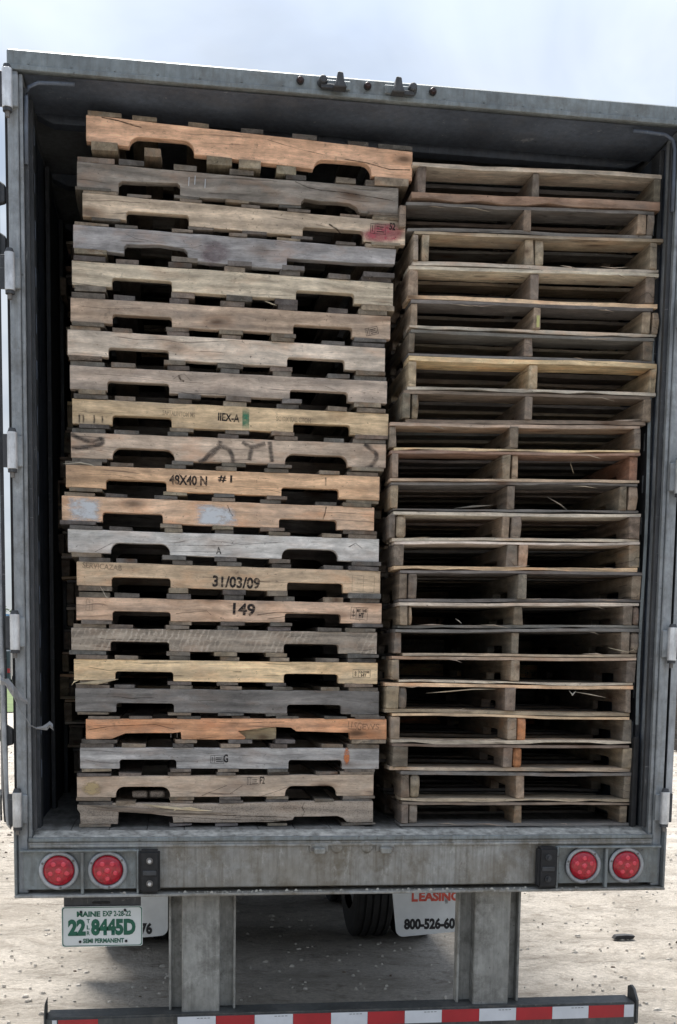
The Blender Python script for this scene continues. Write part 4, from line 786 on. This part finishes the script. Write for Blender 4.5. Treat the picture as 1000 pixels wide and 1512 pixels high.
    # splinters
    def splinter(pts, r, col, par=rt, y=-.006):
        mb = MB(); n = 5; vs = []
        for j, (x, z) in enumerate(pts):
            rr = r*(1-.93*abs(j/(len(pts)-1)*2-1)**2)
            for k in range(n): vs.append((x-xc, yf+y+rr*.5*math.cos(k*6.283/n), z-zbase+rr*math.sin(k*6.283/n)))
        mb.add(vs, [(j*n+k, j*n+(k+1) % n, (j+1)*n+(k+1) % n, (j+1)*n+k) for j in range(len(pts)-1) for k in range(n)]); put('splinter', mb.mesh('splinter', wood), par, color=col)
    if i == 21:
        splinter([(-.83, .117), (-.77, .108), (-.70, .100), (-.61, .092), (-.55, .089)], .006, (.75, .62, .42)); splinter([(-.72, .082), (-.69, .098), (-.64, .102), (-.60, .097)], .004, (.7, .58, .38))
        splinter([(-1.07, .113), (-.95, .104), (-.80, .092), (-.60, .082), (-.45, .080)], .008, (.30, .245, .19), y=-.004); splinter([(-1.05, .098), (-.90, .092), (-.72, .080), (-.5, .071)], .006, (.26, .21, .17), y=-.003)
        for xx in (-.87, -.80, -.72): put('wood_chunk', MB().box(0, .06, 0, .05, 0, .026).mesh('wood_chunk', wood_chip, .005), rt, (xx-xc, yf+.05, .112), (.20, .17, .15))
    if i == 16: splinter([(-1.10, .585), (-1.09, .60), (-1.07, .606)], .004, (.6, .5, .33)); splinter([(-1.085, .592), (-1.00, .598), (-.92, .612)], .009, (.42, .35, .24))
    if i == 13: splinter([(-.99, .974), (-.975, .95), (-.965, .93), (-.95, .925)], .0035, (.45, .4, .33), y=-.012)
    if i == 5: splinter([(-.36, 2.075), (-.33, 2.066), (-.31, 2.060)], .003, (.5, .43, .3), y=-.01)
    if i == 10: splinter([(-1.13, 1.430), (-1.06, 1.438), (-1.02, 1.432), (-1.0, 1.425)], .003, (.5, .45, .36), y=-.008)
    if i == 18:
        for xx in (-.69, -.715): put('nail', MB().cyl((xx-xc, yf+.02, .022), .0018, .035, 'Z', 6).mesh('nail', boltm), rt)
# dark grooves cut in the top orange stringer: long cracks
RC = dict(T=(.86, .63, .40), W=(.68, .59, .48), G=(.20, .185, .17), B=(.26, .20, .155), R=(.34, .215, .16), M=(.50, .39, .29))
RT = 'WGMWGGTBMRGWWGWGMTTBGB'; RB = 'RGWTWGWBTMGWTGGMWTWMMG'
RT = list(RT); RB = list(RB); RT[18] = 'T'; RB[17] = 'M'; RB[16] = 'W'
RLAB = ['pallet with pale top board and thick red brown board below, top of right stack', 'dim grey pallet set back under the red brown board, doubled right block', 'pallet end-on with light doubled centre blocks and a whitish bottom board', 'grey pallet between the whitish board and the bright tan board high in the right stack',
 'grey pallet hanging directly under the bright tan board, yellow fleck on its centre stringer', 'dull grey pallet above the tan framed pallet in the right stack', 'clean tan pallet whose boards and stringers form a bright frame', 'grey brown pallet overhanging left, last before the right stack steps left', 'brown pallet first below the step in the right stack, tan lower board', 'pinkish brown pallet with a dangling splinter and red brown right end',
 'dark grey pallet with loose splinters and doubled right blocks, mid right stack', 'pallet with pale top board and split centre block', 'pallet with a chewed pink round centre block above a bright tan board', 'dark pallet with white nicks along its top board and cracked left block', 'dark pallet with a knotty bulging centre stringer', 'dark pallet with plain greenish grey top board and empty black slots',
 'pallet with pale doubled boards above and a bright thin one beneath', 'pallet with a long pale splinter hanging from its top board', 'pallet with a bright orange-edged top board and orange centre block', 'pallet with white front edge above and round orange block at centre', 'pallet with doubled tan left blocks, second from the floor on the right', 'pallet resting on the trailer floor, lowest of the right stack']
def gen_stringer(hh, seed):
    pts = stringer_poly(0, hh, DR, hh, 0, 0, .152, .381, .838, 1.067, 0, seed); 
    mb = MB().prism(pts, 0, .0365); rs = random.Random(seed)
    mb.v = [(x+(rs.uniform(-.004, .010) if x < .01 else 0), y+(rs.uniform(-.003, .003) if x < .01 else 0), z+(rs.uniform(-.002, .002) if x < .01 else 0)) for x, y, z in mb.v]
    return mb.mesh('stringer', wood, .0025)
_sm = {}
right_roots = []
for i, (t, ss, b) in enumerate(RIGHT):
    (x0, z0, x1, z1, th), (u0, w0, u1, w1, tb) = t, b
    th = max(.012, min(th, .020)); tb = max(.012, min(tb, .034))
    if i < 21:                       # keep clear of the top board of the pallet underneath
        n = RIGHT[i+1][0]; nxt = max(n[1], n[3]); 
        for_l, for_r = n[1], n[3]
    else: for_l = for_r = .0225
    sl = (z1-z0)/(x1-x0)
    zbL, zbR = for_l+.0015, for_r+.0015            # underside of this pallet, left and right
    botT = lambda x: zbL+(zbR-zbL)*(x-x0)/(x1-x0)  # lower face of the bottom boards
    topT = lambda x: z0+(z1-z0)*(x-x0)/(x1-x0)
    wl = w0 if w0-tb > zbL-.004 else zbL+tb
    tb2 = min(tb, .0175) if i != 0 else tb
    topb = lambda x: max(botT(x)+tb2, botT(x)+.012)
    xc = (x0+x1)/2; zb = min(zbL, zbR)
    rt = new_pallet((xc, YR+DR/2, zb), RLAB[i], 'pallets of the right stack seen end on'); right_roots.append(rt)
    yf = -DR/2; rollT = -math.atan2(z1-z0, x1-x0); rollB = -math.atan2(zbR-zbL, x1-x0)
    wid = x1-x0
    # top deck: 7 boards one behind another
    ys = [0, .20, .375, .545, .715, .885]; 
    for k in range(7):
        wd = R(.125, .142) if k in (0, 6) else R(.085, .10); y = [0, .195, .365, .535, .705, .875, DR-.142][k]+(R(-.01, .01) if 0 < k < 6 else 0)
        m = board_mesh(1.016, wd, th, (k % 5+40+random.randint(0, 1)*5) if k else 200+i)
        col = RC[RT[i]] if k == 0 else tuple(.72*q for q in vary(random.choice(GREYS+[(.32, .26, .19)])))  # inner boards coloured darker to deepen the shade in the slots
        lift = R(0, .001)
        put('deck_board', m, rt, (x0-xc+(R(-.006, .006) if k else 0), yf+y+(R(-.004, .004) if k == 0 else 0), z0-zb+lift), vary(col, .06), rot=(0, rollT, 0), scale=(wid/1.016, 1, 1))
    for k in range(5):
        wd = .135 if k in (0, 4) else .09; y = [0, .40, .565, .73, DR-.137][k]
        m = board_mesh(1.016, wd, tb2, k % 5+60 if k else 300+i, chip=(i % 2 == 0 and k == 0))
        xa = u0 if k == 0 else x0; xb = u1 if k == 0 else x1
        za = botT(xa)+tb2
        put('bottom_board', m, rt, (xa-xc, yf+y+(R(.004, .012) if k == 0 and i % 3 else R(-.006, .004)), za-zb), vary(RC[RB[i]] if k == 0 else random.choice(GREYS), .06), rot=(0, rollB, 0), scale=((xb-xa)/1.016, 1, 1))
    # stringers seen end on
    for k, (a, c) in enumerate(ss):
        ht = topT((a+c)/2)-th-topb((a+c)/2); key = round(ht/.004)
        wdt = c-a
        isdouble = (k > 0 and a-ss[k-1][1] < .012)
        col = vary(random.choice([(.20, .165, .13), (.30, .235, .17), (.25, .20, .155), (.36, .28, .20)]), .12)
        if i == 6: col = (.50, .40, .27)
        if (i, k) in ((18, 2), (19, 2)): col = (.50, .23, .11)
        if (i, k) in ((12, 2),): col = (.50, .34, .24)
        if (i, k) == (9, 3): col = (.33, .18, .12)
        if i == 2: col = vary((.36, .30, .22))
        if isdouble:
            ln = R(.25, .5); pts = rough([(R(0, .012), .090), (ln, .090), (ln, 0), (R(0, .014), 0), (R(-.01, .002), R(.03, .06))], .003, .04, i*7+k)
            m = MB().prism(pts, 0, .0365).mesh('stringer', wood, .004 if (i+k) % 3 else .009)
        else:
            v = (i*5+k*3) % 12
            if v not in _sm: _sm[v] = gen_stringer(.090, v+100)
            m = _sm[v]
        put('companion_block' if isdouble else 'stringer', m, rt, (c-xc, yf+R(-.004, .006), topb((a+c)/2)-zb), col, rot=(0, 0, math.pi/2), scale=(1, wdt/.0365, ht/.090))
    def spl(pts, r, col, y=-.012):
        mb = MB(); n = 5; vs = []
        for j, (x, z) in enumerate(pts):
            rr = r*(1-.9*abs(j/(len(pts)-1)*2-1)**2)
            for k in range(n): vs.append((x-xc, yf+y+rr*math.cos(k*6.283/n), z-zb+rr*math.sin(k*6.283/n)))
        mb.add(vs, [(j*n+k, j*n+(k+1) % n, (j+1)*n+(k+1) % n, (j+1)*n+k) for j in range(len(pts)-1) for k in range(n)]); put('splinter', mb.mesh('splinter', wood), rt, color=col)
    for q in range(random.choice((1, 2, 2, 3))):
        xx = R(x0+.05, x1-.15); zz = random.choice((topT(xx)-th, botT(xx)+tb2)); ll = R(.04, .13); spl([(xx, zz), (xx+ll*.5, zz+R(-.004, .003)), (xx+ll, zz+R(-.012, .008))], R(.0015, .003), vary((.42, .34, .26), .3), R(-.008, .004))
    if i == 17: spl([(.308, .572), (.40, .580), (.50, .590), (.60, .592)], .0025, (.5, .42, .3)); spl([(.93, .585), (1.0, .575), (1.07, .562)], .0025, (.5, .43, .32)); spl([(.91, .590), (.925, .572), (.94, .588)], .005, (.5, .47, .4))
    if i == 9: spl([(.885, 1.525), (.882, 1.50), (.892, 1.475), (.897, 1.46)], .0025, (.5, .40, .26))
    if i == 10: spl([(.42, 1.318), (.50, 1.328), (.58, 1.336)], .005, (.3, .27, .22), .05); spl([(.80, 1.375), (.86, 1.345), (.90, 1.315)], .003, (.4, .36, .3), .03)
    if i == 14: spl([(.43, .875), (.445, .865), (.458, .855)], .003, (.6, .55, .45), .02)
    if i == 15: spl([(1.07, .768), (1.12, .758), (1.17, .750)], .0025, (.5, .43, .3)); spl([(1.15, .748), (1.18, .760), (1.19, .775)], .002, (.5, .43, .3))
    if i == 4: put('resin_fleck', MB().box(0, .012, -.001, .0, 0, .045).mesh('resin_fleck', simple('yellow_fleck', (.45, .44, .18), .6), .0), rt, (.722-xc, yf-.008, .03), (.6, .6, .3))
# second row behind: copies standing further in
def ordinal(n): return ['lowest', 'second', 'third', 'fourth', 'fifth', 'sixth', 'seventh', 'eighth', 'ninth', 'tenth', 'eleventh', 'twelfth', 'thirteenth', 'fourteenth', 'fifteenth', 'sixteenth', 'seventeenth', 'eighteenth', 'nineteenth', 'twentieth', 'twenty-first', 'topmost'][n]
for i, r_ in enumerate(right_roots):
    c = copy_tree(r_); c.location = (r_.location.x-1.405+R(-.012, .03), 1.24+DR/2, r_.location.z); n = 21-i
    c['label'] = 'dim grey pallet in the dark row behind the left stack, %s from the floor' % ordinal(n) if 0 < n < 21 else 'dim grey %s pallet in the dark row behind the left stack' % ordinal(n); c['group'] = 'pallets in the dark second row at left'
for i, r_ in enumerate(left_roots):
    c = copy_tree(r_); c.location = (r_.location.x+1.10+R(-.01, .02), 1.40+DL/2, r_.location.z); n = 21-i
    c['label'] = 'shadowed pallet glimpsed through the right stack slots, %s from the floor' % ordinal(n) if 0 < n < 21 else 'shadowed %s pallet glimpsed through the right stack slots' % ordinal(n); c['group'] = 'pallets in the dark second row at right'
for r_ in left_roots+right_roots:
    for k in ('_z', '_f'):
        if k in r_: del r_[k]
for o in bpy.data.objects:
    for k in ('_z', '_f'):
        if k in o: del o[k]

# ------------------------------------------------------------------ yard beyond
gp = MB(); n = 26
for j in range(3):
    pass
vs = [(x, y, GZ+.05+.02*noise.noise(Vector((x*.3, y*.3, 0)))) for y in [38+i*1.7 for i in range(25)] for x in [-48+k*1.6 for k in range(27)]]
gp.add(vs, [(j*27+i, j*27+i+1, (j+1)*27+i+1, (j+1)*27+i) for j in range(24) for i in range(26)]); tag(gp.build('grass_verge', grassm, smooth=True), kind='structure')
bl = empty('warehouse', (-25, 125, GZ)); tag(bl, 'low pale warehouse with a blue roof far behind the trailer at left', 'building')
MB().box(-16, 16, 0, 14, 0, 5.2).build('wall', paleclad, bl); MB().prism([(-16.5, 5.2), (16.5, 5.2), (16.5, 5.6), (0, 7.0), (-16.5, 5.6)], -.5, 14.5).build('roof', bluepaint, bl)
for k in range(6):
    wn = MB().box(-14+k*5, -11+k*5, -.08, -.01, 1.2, 3.4).build('window', glassm, bl); MB().box(-14.1+k*5, -10.9+k*5, -.16, -.085, 3.4, 3.55).build('frame', paleclad, wn)
vn = empty('parked_van', (-12.3, 74, GZ)); tag(vn, 'dark blue van parked on the far grass edge behind the left door', 'van')
MB().add([(x, y, z) for x in (-1, 1) for y, z in ((0, .4), (5.2, .4), (5.2, 1.2), (4.2, 1.35), (3.5, 2.3), (0, 2.4))], [(0, 1, 2, 3, 4, 5), (11, 10, 9, 8, 7, 6)]+[(i, i+6, (i+1) % 6+6, (i+1) % 6) for i in range(6)]).build('body', vanpaint, vn, .08)
for x in (-1.0, .8):
    for y in (.9, 4.2): MB().cyl((x, y, .36), .36, .2, 'X', 20).build('wheel', tyrem, vn)
MB().box(-.75, .75, -.09, -.01, 1.4, 2.1).build('rear_window', glassm, vn); MB().box(-.98, -.8, -.09, -.01, .9, 1.2).build('tail_lamp', lens_red, vn); MB().box(.8, .98, -.09, -.01, .9, 1.2).build('tail_lamp', lens_red, vn)
def tree(x, y, h, seed, label):
    rs = random.Random(seed); t = empty('broadleaf_tree', (x, y, GZ)); tag(t, label, 'tree', 'trees along the far edge of the yard')
    tk = MB().tube([(0, 0, 0), (.1, 0, h*.3), (0, .1, h*.6)], .16, 8)
    for k in range(6): a = rs.uniform(0, 6.28); tk.tube([(0, 0, h*(.3+.05*k)), (math.cos(a)*h*.15, math.sin(a)*h*.15, h*(.5+.05*k)), (math.cos(a)*h*.25, math.sin(a)*h*.25, h*(.62+.05*k))], .05, 5)
    tk.build('trunk', barkm, t)
    cr = MB(); cl_ = [(rs.gauss(0, h*.16), rs.gauss(0, h*.16), h*rs.uniform(.42, .92)) for _ in range(34)]
    for c in cl_:
        for k in range(60):
            p = Vector((rs.gauss(0, 1), rs.gauss(0, 1), rs.gauss(0, 1))).normalized()*rs.uniform(.2, 1)*h*.11; q = Vector(c)+p
            u = Vector((rs.gauss(0, 1), rs.gauss(0, 1), rs.gauss(0, 1))).normalized(); v = u.orthogonal().normalized(); s = h*.022
            cr.add([q+u*s, q+v*s*.6, q-u*s, q-v*s*.6], [(0, 1, 2, 3)])
    cr.uv = None; m = bpy.data.meshes.new('crown'); m.from_pydata(cr.v, [], cr.f); m.materials.append(leafm); put('crown', m, t)
for k, (x, y, h, lb) in enumerate([(-23, 150, 8.5, 'leafy tree behind the warehouse, nearest the trailer'), (-30, 152, 7.5, 'shorter leafy tree behind the warehouse'), (-38, 148, 9.5, 'tall leafy tree behind the warehouse roof'), (-47, 146, 8.0, 'leafy tree past the warehouse end'), (75, 140, 9, 'leafy tree far off to the right of the yard'), (86, 138, 7.6, 'smaller leafy tree far off to the right')]): tree(x, y, h, k, lb)
# a dark stack of pallets standing in the yard at right: each too small to show parts
pm = MB()
for k in range(7): pm.box(-.6, .6, -.5+k*.157, -.5+k*.157+.09, .125, .142)
for k in (0, 2.1, 4.2, 6.2): pm.box(-.6, .6, -.5+k*.145, -.5+k*.145+.09, .0, .016)
for k in (-.5, -.02, .46): pm.box(-.6, .6, k, k+.04, .0165, .1245)
ym = pm.mesh('wooden_pallet', wood)
for k in range(12):
    o = put('wooden_pallet', ym, None, (11.62+R(-.03, .03), 21.5+R(-.03, .03), GZ+.03+k*.143), vary((.10, .09, .08)), rot=(0, 0, math.pi/2+R(-.03, .03)))
    tag(o, 'dark pallet in the yard stack beyond the right door, %s from the ground' % ordinal(k) if 0 < k < 11 else 'dark pallet, %s of the yard stack beyond the right door' % ('lowest' if k == 0 else 'top'), 'pallet', 'pallets stacked out in the yard')
